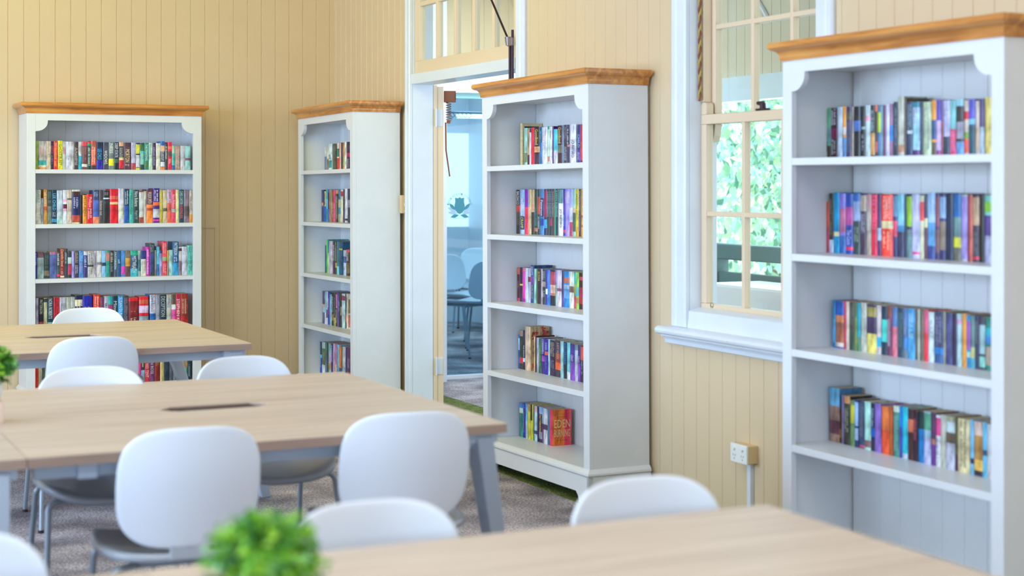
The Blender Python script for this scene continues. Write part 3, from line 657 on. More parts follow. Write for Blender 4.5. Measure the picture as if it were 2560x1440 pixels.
BOOKDATA = """
@A1 80 340 12.19
105 150 9b3
190 155 ccd ;.68 .85 3bc ;.85 .92 ddd ;.92 1 ea8 '~ e9a .2 .5
435 155 dcb 'Orphan X 889 .1 .5
575 160 224 ;.15 .45 735 '~ 889 .5 .85
660 160 e33 'WHO dcc .05 .2 '~ fa4 .22 .9
790 140 dd2 'GHOST FLEET 442 .13 .85
935 165 bbb '~ e57 .2 .45
1040 170 ccd '~ 889 .52 .65
1280 180 433 '~ dcb .2 .85
1415 175 ccc ;.5 1 2ac
1515 170 744 ;0 .15 e45 ;.8 .9 ddd '~ a77 .2 .7
1690 180 243 ;0 .06 e33 ;.06 .14 196 '~ cdc .2 .85
1800 145 b54 ;.3 .85 e53 ;.85 1 434 '~ edc .2 .8
1960 185 124 ;.65 1 22a 'LEE CHILD 5bf .25 .63
2165 190 445 'WIDOWS eee .3 .8
2335 190 788 ;.6 .85 fe1 'NESS eee .05 .4
2500 190 123 'DEEP STATE eef .04 .55 ;.6 .75 365
@A1 280 340 12.19
215 185 333 ;0 .15 da8 ;.55 .65 ec8 ;.65 .95 d23 '~ ccc .2 .55
355 200 534 'MORTON ed9 .25 .72 '~ cbb .78 .88
585 200 bbd ;.75 1 b45 '~ 88a .1 .5
725 210 224 ;.05 .4 cc3 ;.45 .9 ccd ;.92 1 dd3
855 210 244 ;.3 .8 4bb ;.05 .3 364 '~ dec .4 .8
985 210 287 ;.72 .9 574 'THE PAINTING dee .05 .65
1115 210 bdc '~ 799 .05 .45
1240 210 425 '~ a9c .15 .85
1340 220 ddc '~ bba .05 .6
1480 160 26b ;.15 .35 da8 ;.35 .72 334 ;.72 .88 dde ;.9 1 f83 '~ eef .35 .7
1610 230 344 '~ ccb .1 .6
1700 185 e24 ;.15 .25 f65 ;.33 .5 644 '~ fab .6 .8
1825 300 aca ;.3 .8 4cb ;.8 1 26a
1920 305 a87 '~ dcc .15 .9
2085 300 ccd '~ aaa .05 .7
2230 305 9cc ;.5 .6 856
. 2395
@A2 80 460 12.19
100 180 ccc '~ 4ac .03 .4 '~ fff .42 .88
275 430 9be
350 165 d93 ;.5 .6 d52 '~ edd .08 .5
465 180 344 ;.48 1 788 '~ 7aa .05 .4
600 180 135 ;.85 .95 39c 'LEE CHILD 6cf .11 .6 '~ cdd .65 .8
755 195 bcd ;.75 1 acc
945 180 dde ;.28 .35 eac ;.42 .55 614 ;.55 .62 eac
1070 175 cba ;.25 .3 555 '~ 998 .37 .65
1215 175 422 ;0 .05 ddc ;.17 .75 226 ;.75 .95 b43 ;.96 1 dc9 '~ ccd .22 .55
1465 345 110
1545 340 e92 'PETER JAMES 431 .04 .74
1670 310 d12 'Philippa ecc .1 .45 '~ ecc .48 .85
1860 190 347 ;.3 .8 46b ;.8 1 e86 '~ bcd .05 .2
2045 180 544 '~ baa .3 .75
2170 200 222 ;.22 .26 cde '~ 999 .05 .15 '~ 888 .35 .4
2370 150 d12 ;.2 .3 e65 ;.38 .45 eb8
@A2 280 460 12.19
190 135 ccd ;.5 .85 ddc
365 150 235 ;.5 1 25a '~ cde .05 .45
530 175 4ba '~ 355 .1 .75
650 180 244 'Nora Roberts eee .05 .5 'Angels Fall abb .62 .88
825 210 a43 ;.04 .82 ccc
965 215 bba
1050 165 623 ;.45 1 f83 ;.55 .63 c43 'WILBUR SMITH ddc .07 .42
1250 130 428 ;.4 .5 e63 ;.6 .85 ccd ;.9 .95 e3a '~ eef .05 .38
1450 185 ba3 'Danielle Steel ed7 .02 .6
1555 185 cb9 ;.55 .65 664
1685 170 cac ;.4 1 e64 'JUDY NUNN 534 .07 .6
1810 170 e46 ;.58 .68 bbb 'Nora Roberts fcd .15 .55
1940 175 dd9
2040 170 245 'CHRIS CARTER bdd .04 .45 'HUNTING EVIL f55 .47 .88
2190 175 878 ;.5 .8 655
2360 185 cba ;.75 1 e93 '~ 776 .2 .6
. 2460
@A3 80 595 12.19
90 425 22a '~ ccf .05 .5
155 425 9bc ;0 .22 756 '~ b9b .3 .6
365 450 344 ;.7 .9 876 '~ 677 .1 .6
530 425 56a ;0 .1 b79
755 435 455 ;.85 .93 e34 '~ ddd .05 .5
860 330 921 ;.92 .98 fdc 'Danielle Steel fc9 .03 .6 '~ c99 .68 .88
985 330 345 '~ 9bb .1 .5
1090 435 333 ;.2 .45 bcb ;.46 .88 b35
1210 405 99d
1295 415 435 '~ cb6 .03 .45 '~ ccd .52 .85
1430 395 48c '~ 9ce .05 .4 '~ d9c .45 .8
1570 405 437 ;0 .15 ccd '~ bdf .2 .6
1695 405 bbb ;.52 .6 444 '~ 666 .03 .45 '~ 777 .65 .9
1880 400 cbc '~ 555 .03 .9
1975 390 ccc ;.43 .53 889
2125 390 8be ;.45 .58 345
2255 380 298 ;.08 .4 b76
2370 385 333 '~ cb9 .05 .45 '~ 889 .5 .8
@A3 280 595 12.19
55 400 567 'PATTERSON cef .05 .7
155 395 258 '~ 9cd .3 .5
280 385 48c ;.6 .92 d4b
405 395 765 ;.28 .6 d93 ;.6 1 644
560 390 246 ;0 .17 2a8 ;.7 1 3ab 'MISTWRAITH def .2 .85
790 385 9aa ;.35 .8 478
880 390 237 ;.33 1 ddc '~ aa9 .4 .9
1040 275 c2a '~ ecf .05 .95
1150 165 344 ;.3 .9 347 '~ aab .05 .28
1300 370 887
1360 265 5bd ;.6 1 37b
1450 375 a9c ;0 .12 347
1535 105 e45 ;.45 .57 9a7 '~ fbb .05 .35 '~ fbb .65 .95
1680 375 ca4 ;.45 1 a98
1740 365 9cc
1850 115 158 ;.62 1 39c 'PATTERSON eff .03 .4 '~ def .45 .6
2030 270 bbb ;.05 .15 513 ;.5 1 978
2130 265 ccd '~ aab .05 .3
2300 230 6cb '~ 277 .05 .9
. 2455
@A4 80 725 12.19
105 245 aac
200 250 223 ;.68 1 a44 'PATTERSON cdc .05 .45
355 245 cca ;.02 .12 444 '~ b66 .65 1
465 240 145 ;.7 1 8bb 'NORA ROBERTS eef .03 .6
655 220 c23 '~ 711 .03 .6
840 225 bbc '~ 667 .15 .6
1050 220 bba
1180 215 bbb '~ 556 .3 .5
1310 165 124 ;.12 .3 edb '~ bbc .3 .5
1540 180 22a '~ a9a .3 .45
1870 140 e32 '~ fdc .05 .6
2080 220 746
2205 190 bbc '~ 335 .2 .6
2330 185 a37 ;0 .25 2aa
2460 185 134 'Mine ddd .15 .45
@A4 280 725 12.19
180 175 29d 'SUSAN DUNCAN def .05 .8
350 180 434 '~ 99a .05 .9
505 245 822 ;0 .1 e12 '~ a76 .4 .45 '~ ccb .62 .95
820 205 e23 ;.1 .22 d64 ;.28 .5 dbd ;.6 .75 9ab ;.82 .95 ebb
1150 150 26b ;0 .55 ccd ;.8 1 134 'David Baldacci 336 .03 .5
1330 145 99a
1455 145 234 ;.75 1 dc2 'DECEPTION bcc .05 .65
1660 140 bba '~ 56c .1 .4
1815 135 ddd ;0 .3 654 ;.45 1 e5a
1945 120 c24 'STEPHEN KING eee .15 1
2090 115 a32 ;.7 1 b22 '~ cb9 .15 .6
. 2320
@A5 80 880 6.244
45 0 e32
100 0 ccb
160 0 455
200 0 aba
235 0 234 'ATLAS bcb .45 .8
. 290
@A5 80 880 6.244
1680 0 e28
1705 0 334 ;.6 1 8bd '~ cc6 .1 .5
1760 0 c34 'RED TENT ecc .4 .85
1835 0 636 'KAREN ROSE dcc .1 .75
1915 0 822 '~ c93 .1 .5
2000 0 cb7
2060 0 234 '~ 9bb .2 .35
2145 0 556
2205 0 678
2255 0 339
2310 0 ccc
2365 0 a85 ;.6 1 698
2430 0 234 '~ 8aa .5 .9
. 2480
@B1 790 340 14.4
305 410 ddd ;.4 1 78a
380 415 ccb ;.5 1 976
455 295 dee ;.62 .9 299 '~ 344 .4 .6
600 280 554 '~ 998 .1 .8
745 265 ddc ;.2 .5 276 ;.55 1 d43
830 235 e75
870 250 ccc
905 240 334
965 240 c84 ;.5 .85 aa6 ;.9 1 e93
1025 210 eed
1095 215 324 ;.4 .55 c26 '~ ccc .6 .95
. 1300
@B2 790 460 13.09
185 190 447 ;.4 .5 c86
245 190 111 ;.5 1 15a
280 235 cc8 ;.5 1 15a '~ 332 .05 .45
330 175 29b ;0 .08 2ab ;.3 .6 5bf '~ eee .1 .25
390 180 16b ;.1 .6 134
440 190 d65
480 185 5a5 ;.6 1 785
525 190 c32 '~ fcc .4 .85
575 190 d48 '~ fbc .4 .95
650 190 332 ;0 .12 c85 '~ cca .2 .95
735 180 bba ;0 .3 379 ;.55 .75 48a
810 185 ddb ;.05 .2 d35
890 185 545 ;.6 1 537
950 150 dde ;.88 .94 334
1035 155 335 ;.33 .55 889
. 1250
@B3 790 590 13.09
305 300 257
345 140 5c5
380 110 399 ;.4 1 ac9
435 160 cbc
560 170 332 ;.6 1 424 'BALDACCI eee .12 .58
630 180 332 ;.65 .8 cb4 '~ eed .02 .6
680 180 478 ;.75 1 7cd
760 185 257 ;.2 .25 cc4
890 460 bce ;0 .25 ccd ;.25 .5 46a '~ 447 .65 .8
985 440 433 ;0 .09 f55 ;.5 .9 764 '~ ddd .1 .45
. 1240
@B4 790 715 13.09
215 160 546 ;.4 .5 da8 ;.5 .65 9bc ;.65 1 557
290 170 8bc ;.65 1 ccd
330 175 ccd ;.55 .8 668
395 175 23a ;.55 .7 83a '~ ccf .2 .5
450 190 8bc ;0 .07 124
520 210 222 ;.65 .85 973 'BALDACCI eee .12 .58
580 210 333 ;.75 1 bb4 '~ 999 .15 .7
650 215 433 ;.05 .45 d8b 'SECOND LIFE eee .5 .9
700 210 75b
745 215 333 '~ bcc .25 .55
800 220 333 ;.4 .65 a97
850 240 bdd ;.06 .2 a35
965 260 235 ;.6 .8 b34
1000 255 edb '~ 221 .1 .5
1060 255 ccb ;.15 .55 764 ;.6 .95 d66
. 1240
@B5 790 840 14.4
150 200 245 ;.4 .5 7cf ;.5 1 14a '~ ccd .5 .8
220 200 bcc ;.2 .7 674 ;.7 1 ddd
330 215 576 ;.5 1 679
395 230 243
455 250 9cc ;.3 .6 bac ;.6 .8 c96
545 270 237 '~ eef .05 .55
620 260 cac
680 265 c79 ;.6 1 ea8
750 295 8ce '~ 467 .1 .9
835 350 e73 ;.65 1 347
925 350 264
955 365 ccc ;.6 1 acc
1065 400 437
1120 410 636 ;.7 1 b65 '~ bbc .3 .6
. 1300
@C1 1290 300 12.52
255 255 9cb ;.65 .9 786
365 270 a86 ;.7 1 423
435 390 ddd
475 240 e24
580 240 322 ;.5 .65 ea7 ;.7 1 434 'Goodkind ec6 .05 .45
750 215 157 ;.4 1 27b '~ 6bd .1 .38
825 225 dde '~ a9b .1 .5
980 200 bdc ;0 .08 3a8 ;.77 .9 c87
1065 210 ddd '~ 555 .1 .35
1145 195 416
1185 290 4cd ;.6 1 ccd
1305 175 423 ;.5 .7 776 'Goodkind ec6 .05 .45
1460 165 68a
1505 155 434 'OUTLANDER ccc .55 .9 '~ 99a .05 .35
1615 160 325 ;.5 .55 d75 '~ ddd .1 .48
1680 140 dde 'JO NESBO 325 .38 .83
1915 150 237 ;.65 1 43a 'CHILD 9cf .25 .58 '~ ccd .7 .9
2025 140 c24 ;.45 .9 e43 ;.92 1 433
. 2300
@C2 1280 465 10.67
115 100 322 ;.35 .5 c32 ;.5 .8 543 'BALDACCI eee .04 .33
225 95 9bd ;.6 .9 236 'PATTERSON eee .2 .58 'CRAMP dd4 .62 .87
340 85 82a ;.4 1 e35
440 90 cb8 '~ a98 .1 .4
520 95 ca7 ;.33 .47 c86 ;.5 1 433
605 95 343 ;.85 .93 b75 '~ 4aa .4 .8
690 85 345 ;.17 .55 c43 'JO NESBO eee .6 .87
755 80 48b ;.2 .6 236 ;.65 .8 24a 'Patterson eef .24 .58
860 80 336 ;.03 .62 a25 ;.66 .85 3ad
940 90 344 'KAREN ROBARDS 9bb .05 .6
1005 85 334 ;.62 .8 935 'KAREN ROBARDS 8bb .05 .6
1075 90 544 'KAREN ROBARDS ba9 .05 .6
1145 75 197
1170 85 244 'KAREN ROBARDS 9cb .03 .6
1245 90 699 ;.3 1 eee 'JO NESBO 435 .42 .82
1370 80 33b ;.05 .5 53a ;.87 .93 e35 '~ 9bd .55 .8
1435 80 a9e ;.05 .3 cbd
1540 80 aae ;.4 .7 ccd ;.7 1 b46
1625 80 9cb ;.4 .5 ca8 ;.5 .9 465
1705 80 dc3 ;.8 1 da3 '~ 653 .1 .6
1785 80 534 'PATTERSON aac .05 .45 '~ 88b .5 .9
1855 85 eb3 ;.55 .6 c42 ;.75 .8 d52 '~ d52 .05 .5
. 2100
@C3 1280 655 12
150 165 512 ;0 .2 c54 ;.9 1 c35 '~ 989 .4 .65
235 160 223 ;.48 .53 dd4
320 165 e3a ;0 .1 e68 ;.9 1 b1a
405 175 bcc
480 180 bbc ;.25 .4 824
560 95 247 ;.3 .5 749 '~ ddf .03 .28 'PHILIPPA GREGORY bb9 .52 .9
665 195 9cb
730 200 564
780 205 323 'ELTON ec6 .08 .33
880 210 ecd
910 215 344 ;.35 .5 a98 '~ ccc .05 .3 '~ bbc .6 .8
1015 220 43a ;.55 .7 eef
1075 230 38d '~ 8bf .1 .8
1155 230 223 ;.05 .42 b45 ;.42 .65 eba ;.65 .72 c75
1310 240 88c ;.4 1 9ba
1355 240 dcd ;.5 .58 a58
1490 255 436 ;.7 1 538
1550 270 28c ;.17 .33 b65 ;.37 .5 9bd ;.52 .75 6ae
1725 285 ddc ;.4 .57 865
1860 300 4ba ;.35 .6 bb5 ;.65 1 d46
1940 310 9d5 ;.4 .65 4bc ;.7 .85 b95
2015 325 412 ;.1 .2 c35 ;.4 .85 b24
2125 320 edc
. 2400
@C4 1280 805 9.6
145 300 36a ;.1 .45 ace
180 195 332 ;0 .15 a86 ;.7 .85 d33
265 200 224 ;.7 .8 bde 'THE SHACK ccd .37 .68
320 95 db9
530 345 db8
565 330 411
590 370 bbc
645 395 364 '~ 9c5 .2 .8
715 375 428 ;.5 .65 b4c 'CORNWELL ddf .03 .45
790 405 329 ;.35 .45 e65 'DANIEL bcd .1 .32 '~ 88c .5 .85
870 410 bdd
910 435 324 'KEN FOLLETT bb8 .05 .45 '~ 88a .55 .8
1045 435 434 ;.35 .6 b43 ;.6 .8 f63 'JUDY NUNN ca9 .05 .5
1170 455 9cc
1240 480 223 'KELLERMAN 39e .03 .6
1320 490 7cc ;.8 1 dee
1405 515 438 ;.5 1 84b 'GRAY dcf .3 .48
1510 540 bbc ;0 .15 789
1585 550 337 ;.5 1 84b 'GRAY dcf .3 .48
1645 560 324 ;.03 .4 d54 '~ 99a .42 .8
. 1950
@C5 1280 995 11.52
220 120 48c ;.15 .3 cdb ;.3 1 387
325 135 12a '~ aac .05 .85
400 150 7bd ;.5 1 bcc
460 170 ca6 ;.2 1 dd4
535 185 321 ;.45 1 cc2 '~ 875 .05 .35
580 185 cc3
625 210 237
645 215 bde ;0 .18 dbb ;.7 .8 448
730 240 325
770 240 325 ;0 .2 9be ;.7 .9 99a 'PATTERSON fd2 .22 .68
870 270 8ad ;.45 1 637
905 290 dde ;.45 .6 647
1030 320 48a
1090 325 f36
. 1180
@D1 2040 230 8.473
120 350 cdc ;.66 .86 444 '~ c35 .03 .62
225 345 597 ;.4 .7 588 ;.75 1 321
320 345 312 ;.4 .6 714 '~ ddd .02 .35 '~ bbb .62 .92
465 320 bcd
565 310 e93 ;.4 .55 dcb ;.6 1 58b
650 315 435 ;.1 .25 554 '~ 678 .3 .9
770 315 a98
810 310 222 ;.28 .48 46a
960 300 333 ;.4 .45 8aa '~ 99a .55 .85
1055 285 bcc ;.2 .3 d9a
1155 285 333 ;.53 .95 c95 '~ 9bb .1 .5
1250 280 422 ;0 .12 e63 ;.7 .9 b53
1305 285 379 ;.13 .52 ac3 ;.55 .9 47a
1380 290 79a
1425 280 746
1490 260 ccd
1570 250 968 ;.4 .7 17c
1640 210 134
1675 210 234 '~ 89a .1 .8
1745 100 bba ;.8 .92 b86
@D1 2250 230 8.47
100 130 543
150 215 346 ;.52 .58 cdd '~ 9bb .05 .5
275 215 9cd ;0 .1 389 ;.88 1 537 '~ c7a .1 .4
430 225 334 '~ 77a .1 .8
505 215 bca '~ 899 .1 .9
675 180 e93 ;.35 .7 358 ;.75 1 654
780 165 54a ;.37 .9 cad ;.92 1 a48
880 160 758 ;.4 1 955
925 180 bbd ;.65 1 345 '~ 88a .15 .5
1070 180 7bb ;.52 1 d26 '~ eac .55 .95
1195 160 333 ;0 .12 9cd ;.4 .7 99a ;.75 1 69c
1360 175 cba ;.2 .35 c23 ;.58 .7 793 ;.7 .95 e54
1460 155 55b ;.35 .45 7bd ;.45 1 256
1600 190 cba ;.5 .9 ca8
1690 145 547 ;.5 1 abc
1800 110 dc7
. 2150
@D2 2050 470 7.2
120 245 c43 ;.5 1 b35
170 95 332 ;.78 1 bcd '~ 886 .1 .7
250 80 19c ;.65 .72 eda
355 95 87c ;.25 .65 b68 ;.7 1 36a
470 105 249 ;.22 .52 a48 ;.88 .94 d35 'The Cause bbe .6 .85
605 100 36a ;.13 .45 89b ;.45 1 344 '~ 9a8 .55 .8
735 110 434 ;.02 .28 a98 '~ bbc .33 .65
845 110 b88 ;.2 1 a98 '~ ccb .3 .6
930 110 d24 'LEE CHILD e79 .03 .57
1040 110 436 ;.55 .75 9bd
1110 115 f43 ;.43 .55 dc9 'STEPHEN KING fcb .03 .4 '~ fb9 .6 .9
1320 120 336 ;.02 .35 58a ;.42 .67 d46
1400 105 7bc ;.5 .6 38b ;.6 1 335
1525 115 124
@D2 2260 470 7.2
55 130 335 ;.02 .5 8b2 ;.55 1 688
150 110 bbd ;.9 .94 d48
290 135 cca ;.1 .4 d44
370 150 435 ;.35 .5 cc9 ;.5 1 634
430 85 9bd ;.45 .8 59c ;.8 1 348
570 95 436 ;.05 .5 845 ;.55 .9 755
650 100 336 ;.05 .37 8ac ;.42 .85 876
760 100 124
900 100 16a ;.35 .65 688 ;.65 .8 cc3 ;.8 1 665
1040 115 bbb ;.03 .97 98c
1150 120 813
1185 115 c65
1245 130 434 ;.03 .45 b97 ;.92 .96 d35 '~ 788 .55 .9
1365 120 111
1460 125 8cb ;.1 .25 8c4 ;.3 .6 548 ;.6 1 aac
. 1750
@D3 2070 740 8
90 80 27a ;.4 .9 49c
155 95 25a ;.3 .45 d85 ;.45 .88 a64 ;.88 .97 dcb
325 100 c24
370 110 cba
435 120 443 ;.6 1 343 '~ 776 .05 .5
545 130 563 ;.3 1 783
590 130 19a ;.7 1 586
665 130 bba '~ 899 .1 .7
780 165 435 ;.05 .25 984 ;.6 1 dc6
980 185 cbb ;.65 .85 2ac
1070 205 134 ;.27 .73 4cb
1190 210 735 ;0 .2 843 '~ bab .25 .8
1285 215 57a ;.4 1 d78
1390 230 245 '~ 688 .1 .8
1525 240 57a ;.6 .8 48c ;.85 1 788 '~ aab .2 .55
@D3 2270 760 8.227
0 90 49c '~ bde .1 .6
155 100 554
205 105 bba
250 130 665
335 115 e34 ;0 .45 d57
430 160 cdd '~ 446 .15 .5
545 140 446 ;.7 .82 27b ;.82 1 358 '~ 99b .1 .65
740 160 998
785 190 447 '~ 77a .2 .7
920 195 324
1015 195 acc ;.1 .2 c9b
1115 195 e93
1215 220 28b ;.12 .65 95a ;.7 .8 acb
1300 240 688 ;.6 .8 bb7 ;.8 1 5ab
1390 235 335 '~ 887 .1 .6
1475 260 445 ;.15 .7 9bb ;.75 .95 8cb
1600 270 387 ;.2 .35 2ab ;.35 .5 48c ;.55 .9 a98
. 2000
@D4 2060 955 7.386
90 90 6ac ;.33 .6 976 ;.6 .85 634 ;.85 1 976
330 235 768
375 250 332 ;0 .15 c85 '~ aa9 .25 .75
485 330 685 ;.1 .5 bb3
575 320 236 ;.05 .55 9be ;.6 .85 9ac
640 350 346 ;.93 .98 b46 '~ 888 .05 .75
750 355 adc ;.8 .95 866
865 390 224 ;.5 .7 15a '~ 9ab .1 .5
950 390 86b
1065 440 e73 ;.5 1 e52
1210 450 b52
1280 430 487 ;0 .12 cdc '~ 8bb .2 .9
1400 440 17c ;.4 1 44a
1450 455 2bc ;.9 1 bcd
1555 490 422 ;.2 .45 c64
@D4 2270 1000 7.2
110 190 312 '~ b56 .15 .6
190 190 133 ;.35 1 17b
300 200 9bc ;.03 .35 597 ;.5 1 bbd
420 220 535 ;.5 .6 b76 ;.6 1 638
505 265 ddd ;.05 .4 d48 '~ 77a .45 .85
590 260 bba
685 285 ccd ;0 .1 aa8 ;.12 .3 bcc ;.3 .5 654 ;.5 1 bbc
845 290 553 ;.7 1 424
905 320 dc9 '~ 776 .05 .9
1120 350 7bd ;.7 .8 235
1190 380 dba ;.25 .7 b84 ;.7 .9 eb5 ;.9 1 323
1345 400 6bd ;.5 .6 357
1430 430 ccc
. 1750
"""
# ================================================================ books
SFWD = math.sin(YAW); CFWD = math.cos(YAW)
def ray_dir(px): k = (px-1280)/F; return (SFWD+k*CFWD, CFWD-k*SFWD)
PLANE = {'A': 0.25, 'B': 0.20, 'C': 0.16, 'D': 0.15}
def cname(h):
    r, g, b = (int(ch, 16)/15 for ch in h)
    mx, mn = max(r, g, b), min(r, g, b); sat = (mx-mn)/(mx+1e-6)
    if sat < 0.17 or (mx < 0.3 and sat < 0.4):
        return 'white' if mx > 0.8 else 'pale grey' if mx > 0.66 else 'grey' if mx > 0.42 else 'charcoal' if mx > 0.17 else 'black'
    if mx == r: hue = ((g-b)/(mx-mn)) % 6
    elif mx == g: hue = (b-r)/(mx-mn)+2
    else: hue = (r-g)/(mx-mn)+4
    hue *= 60
    if hue < 12 or hue >= 345: n = 'pink' if (mx > .8 and mn > .45) else 'red' if mx > .6 else 'maroon'
    elif hue < 42: n = 'orange' if (sat > .6 and mx > .75) else 'beige' if mx > .7 else 'brown'
    elif hue < 66: n = 'yellow' if sat > .5 and mx > .6 else 'cream' if mx > .75 else 'olive'
    elif hue < 160: n = 'green' if mx > .35 else 'dark green'
    elif hue < 198: n = 'turquoise' if mx > .6 else 'teal'
    elif hue < 250: n = 'pale blue' if (mx > .7 and sat < .35) else 'blue' if mx > .45 else 'navy'
    elif hue < 290: n = 'lilac' if mn > .5 else 'purple'
    else: n = 'pink' if mx > .7 else 'plum'
    return n
ORD = 'first second third fourth fifth sixth seventh eighth ninth tenth eleventh twelfth thirteenth fourteenth fifteenth sixteenth seventeenth eighteenth nineteenth twentieth'.split()
TENS = {2: 'twenty', 3: 'thirty', 4: 'forty'}; TE = {2: 'twentieth', 3: 'thirtieth', 4: 'fortieth'}
def ordw(n):
    if n <= 20: return ORD[n-1]
    return TE[n//10] if n % 10 == 0 else TENS[n//10]+'-'+ORD[n % 10-1]
SHELF = {1: 'top', 2: 'second', 3: 'third', 4: 'fourth', 5: 'bottom'}
BOOKS = []; rows = {}
def parse():
    cur = None; hdr = None; pend = []
    def flush(endpx=None):
        nonlocal pend
        for i, b in enumerate(pend):
            e = pend[i+1]['px'] if i+1 < len(pend) else endpx
            if e is None: return b
            b['px1'] = e; rows.setdefault(b['row'], []).append(b)
        pend = []
    for ln in BOOKDATA.strip().split('\n'):
        ln = ln.strip()
        if ln[0] == '@':
            h = ln[1:].split(); key = h[0]; ox, oy, s = map(float, h[1:]); hdr = (key, ox, oy, s)
        elif ln[0] == '.':
            flush(hdr[1]+float(ln[1:])/hdr[3])
        else:
            toks = ln.split(' ', 3); key, ox, oy, s = hdr
            b = dict(row=key, px=ox+float(toks[0])/s, top=(oy+float(toks[1])/s if toks[1] != '0' else None), col=toks[2], bands=[], texts=[])
            rest = toks[3] if len(toks) > 3 else ''
            i = 0
            while i < len(rest):
                j = min([q for q in (rest.find(' ;', i+1), rest.find(" '", i+1)) if q > 0] or [len(rest)])
                seg = rest[i:j].strip(); i = j
                if not seg: continue
                p = seg[1:].split()
                if seg[0] == ';': b['bands'].append((float(p[0]), float(p[1]), p[2]))
                else: b['texts'].append((' '.join(p[:-3]), p[-3], float(p[-2]), float(p[-1])))
            pend.append(b)
parse()
rj = random.Random(11)
for key, L in rows.items():
    c, n = key[0], int(key[1]); org, right, rz, tl, g = CASES[c]; s = PLANE[c]
    L.sort(key=lambda b: b['px'])
    for i, b in enumerate(L):
        def hit(px):
            dx, dy = ray_dir(px)
            if right: t = (-s-CX)/dx; return org-(CY+t*dy), t      # distance along the case
            t = (-s-CY)/dy; return (CX+t*dx)-org, t
        a0, t0 = hit(b['px']); a1, t1 = hit(b['px1'])
        a0 = max(a0, 0.026); a1 = min(a1, W-0.026, a0+0.062)
        if a1-a0 < 0.004: a1 = a0+0.004
        zs = Z1-SP*(n-1)+tl*((a0+a1)/2-0.5)+abs(tl)*0.15
        h = (CZ-(b['top']-HOR)*t0/F-zs) if b['top'] else 0.19+0.012*rj.random()
        h = max(0.12, min(h, 0.30))
        b.update(a0=a0, a1=a1, z=zs, h=h, idx=i+1, case=c, n=n, right=right, area=(b['px1']-b['px'])*h*F/t0, t=t0)
        if key == 'A5': b['area'] *= 0.45
        if key == 'A4': b['area'] *= 0.8
        BOOKS.append(b)
BOOKS.sort(key=lambda b: -b['area'])
LIMIT = 300
def bmat(h, kind='c'):
    rgb_ = tuple(int(ch, 16)/15 for ch in h)
    if kind == 't': return mat('book_t'+h, h, 0.5, 0, 0.45)
    nm = 'book_c'+h
    if nm in MATS: return MATS[nm]
    def sh(f, d=0.0): return tuple(max(0.0, min(1.0, c_*f+d)) for c_ in rgb_)
    return noisy(nm, [(0.36, sh(0.80)), (0.5, rgb_), (0.66, sh(1.08, 0.05))], scale=(40, 40, 16), nscale=1.2, detail=3, rough=0.34)
def book_mesh(b, mb, M=None, D_=0.11, text=True):
    w_ = b['a1']-b['a0']-0.0008; h = b['h']; base = bmat(b['col']); t_ = min(0.0006, w_*0.12); r = min(0.0016, w_*0.2)
    cuts = {0.0, 1.0}
    for f0, f1, _ in b['bands']: cuts |= {f0, f1}
    cuts = sorted(cuts)
    spine = [(0.0, r), (r*0.35, r*0.3), (w_*0.3, -0.0008), (w_*0.7, -0.0008), (w_-r*0.35, r*0.3), (w_, r)]
    # spine strips
    for f0, f1 in zip(cuts[:-1], cuts[1:]):
        mid = (f0+f1)/2; m = base
        for a, e, c_ in b['bands']:
            if a <= mid <= e: m = bmat(c_)
        z1, z0 = h*(1-f0), h*(1-f1)
        vs = [(x, y, z0) for x, y in spine]+[(x, y, z1) for x, y in spine]; k = len(spine)
        mb.add(vs, [(i, i+1, k+i+1, k+i) for i in range(k-1)], m, True, M)
    # boards
    inner = [(w_-t_, t_+r), (t_, t_+r)]
    vs = [(0, r, 0), (0, D_, 0), (t_, D_, 0), (t_, t_+r, 0), (w_-t_, t_+r, 0), (w_-t_, D_, 0), (w_, D_, 0), (w_, r, 0)]
    n = len(vs); vs = vs+[(x, y, h) for x, y, _ in vs]
    mb.add(vs, [(i, n+i, n+i+1, i+1) for i in range(n-1)], base, False, M)
    for zz, fl in ((0, 0), (h, n)):
        cap = [(0, 1, 2, 3), (4, 5, 6, 7)]
        fs = [tuple(i+fl for i in f) for f in cap]
        fs = [f if fl else f[::-1] for f in fs]
        mb.add(vs, [f[::-1] for f in fs], base, False, M)
    sp = [(x, y, h) for x, y in spine]+[(w_-t_, t_+r, h), (t_, t_+r, h)]
    mb.add(sp, [tuple(range(len(sp)))], base, False, M)
    if text:
        for s, c_, f0, f1 in b['texts']:
            m = bmat(c_, 't'); Ln = (f1-f0)*h; ww = w_*0.58; zt = h*(1-f0)
            if s == '~':
                z = zt; rr = random.Random(hash((b['px'], f0)) & 0xffff)
                lines = 2 if (w_ > 0.026) else 1; lw = ww if lines == 1 else ww*0.42
                for li in range(lines):
                    z = zt; x0 = (w_-lw)/2 if lines == 1 else (w_*0.5-ww/2 if li else w_*0.5+ww/2-lw)
                    while z > zt-Ln+0.003:
                        cl = 0.0022+0.0022*rr.random(); hh = lw*(0.55+0.45*rr.random()) if rr.random() > 0.12 else 0
                        if hh:
                            mb.add([(x0, -0.0016, z-cl), (x0+hh, -0.0016, z-cl), (x0+hh, -0.0016, z-cl*0.35), (x0, -0.0016, z-cl*0.35)], [(0, 1, 2, 3)], m, False, M)
                            mb.add([(x0, -0.0016, z-cl*0.35), (x0+lw*0.22, -0.0016, z-cl*0.35), (x0+lw*0.22, -0.0016, z), (x0, -0.0016, z)], [(0, 1, 2, 3)], m, False, M)
                        z -= cl+0.0012
            else:
                text_mesh(s, mb, m, (Ln, ww), (lambda u, v: tuple(M @ Vector((w_*0.5-ww/2+v, -0.0016, zt-u)))) if M else (lambda u, v: (w_*0.5-ww/2+v, -0.0016, zt-u)))
    return w_, h, t_, r
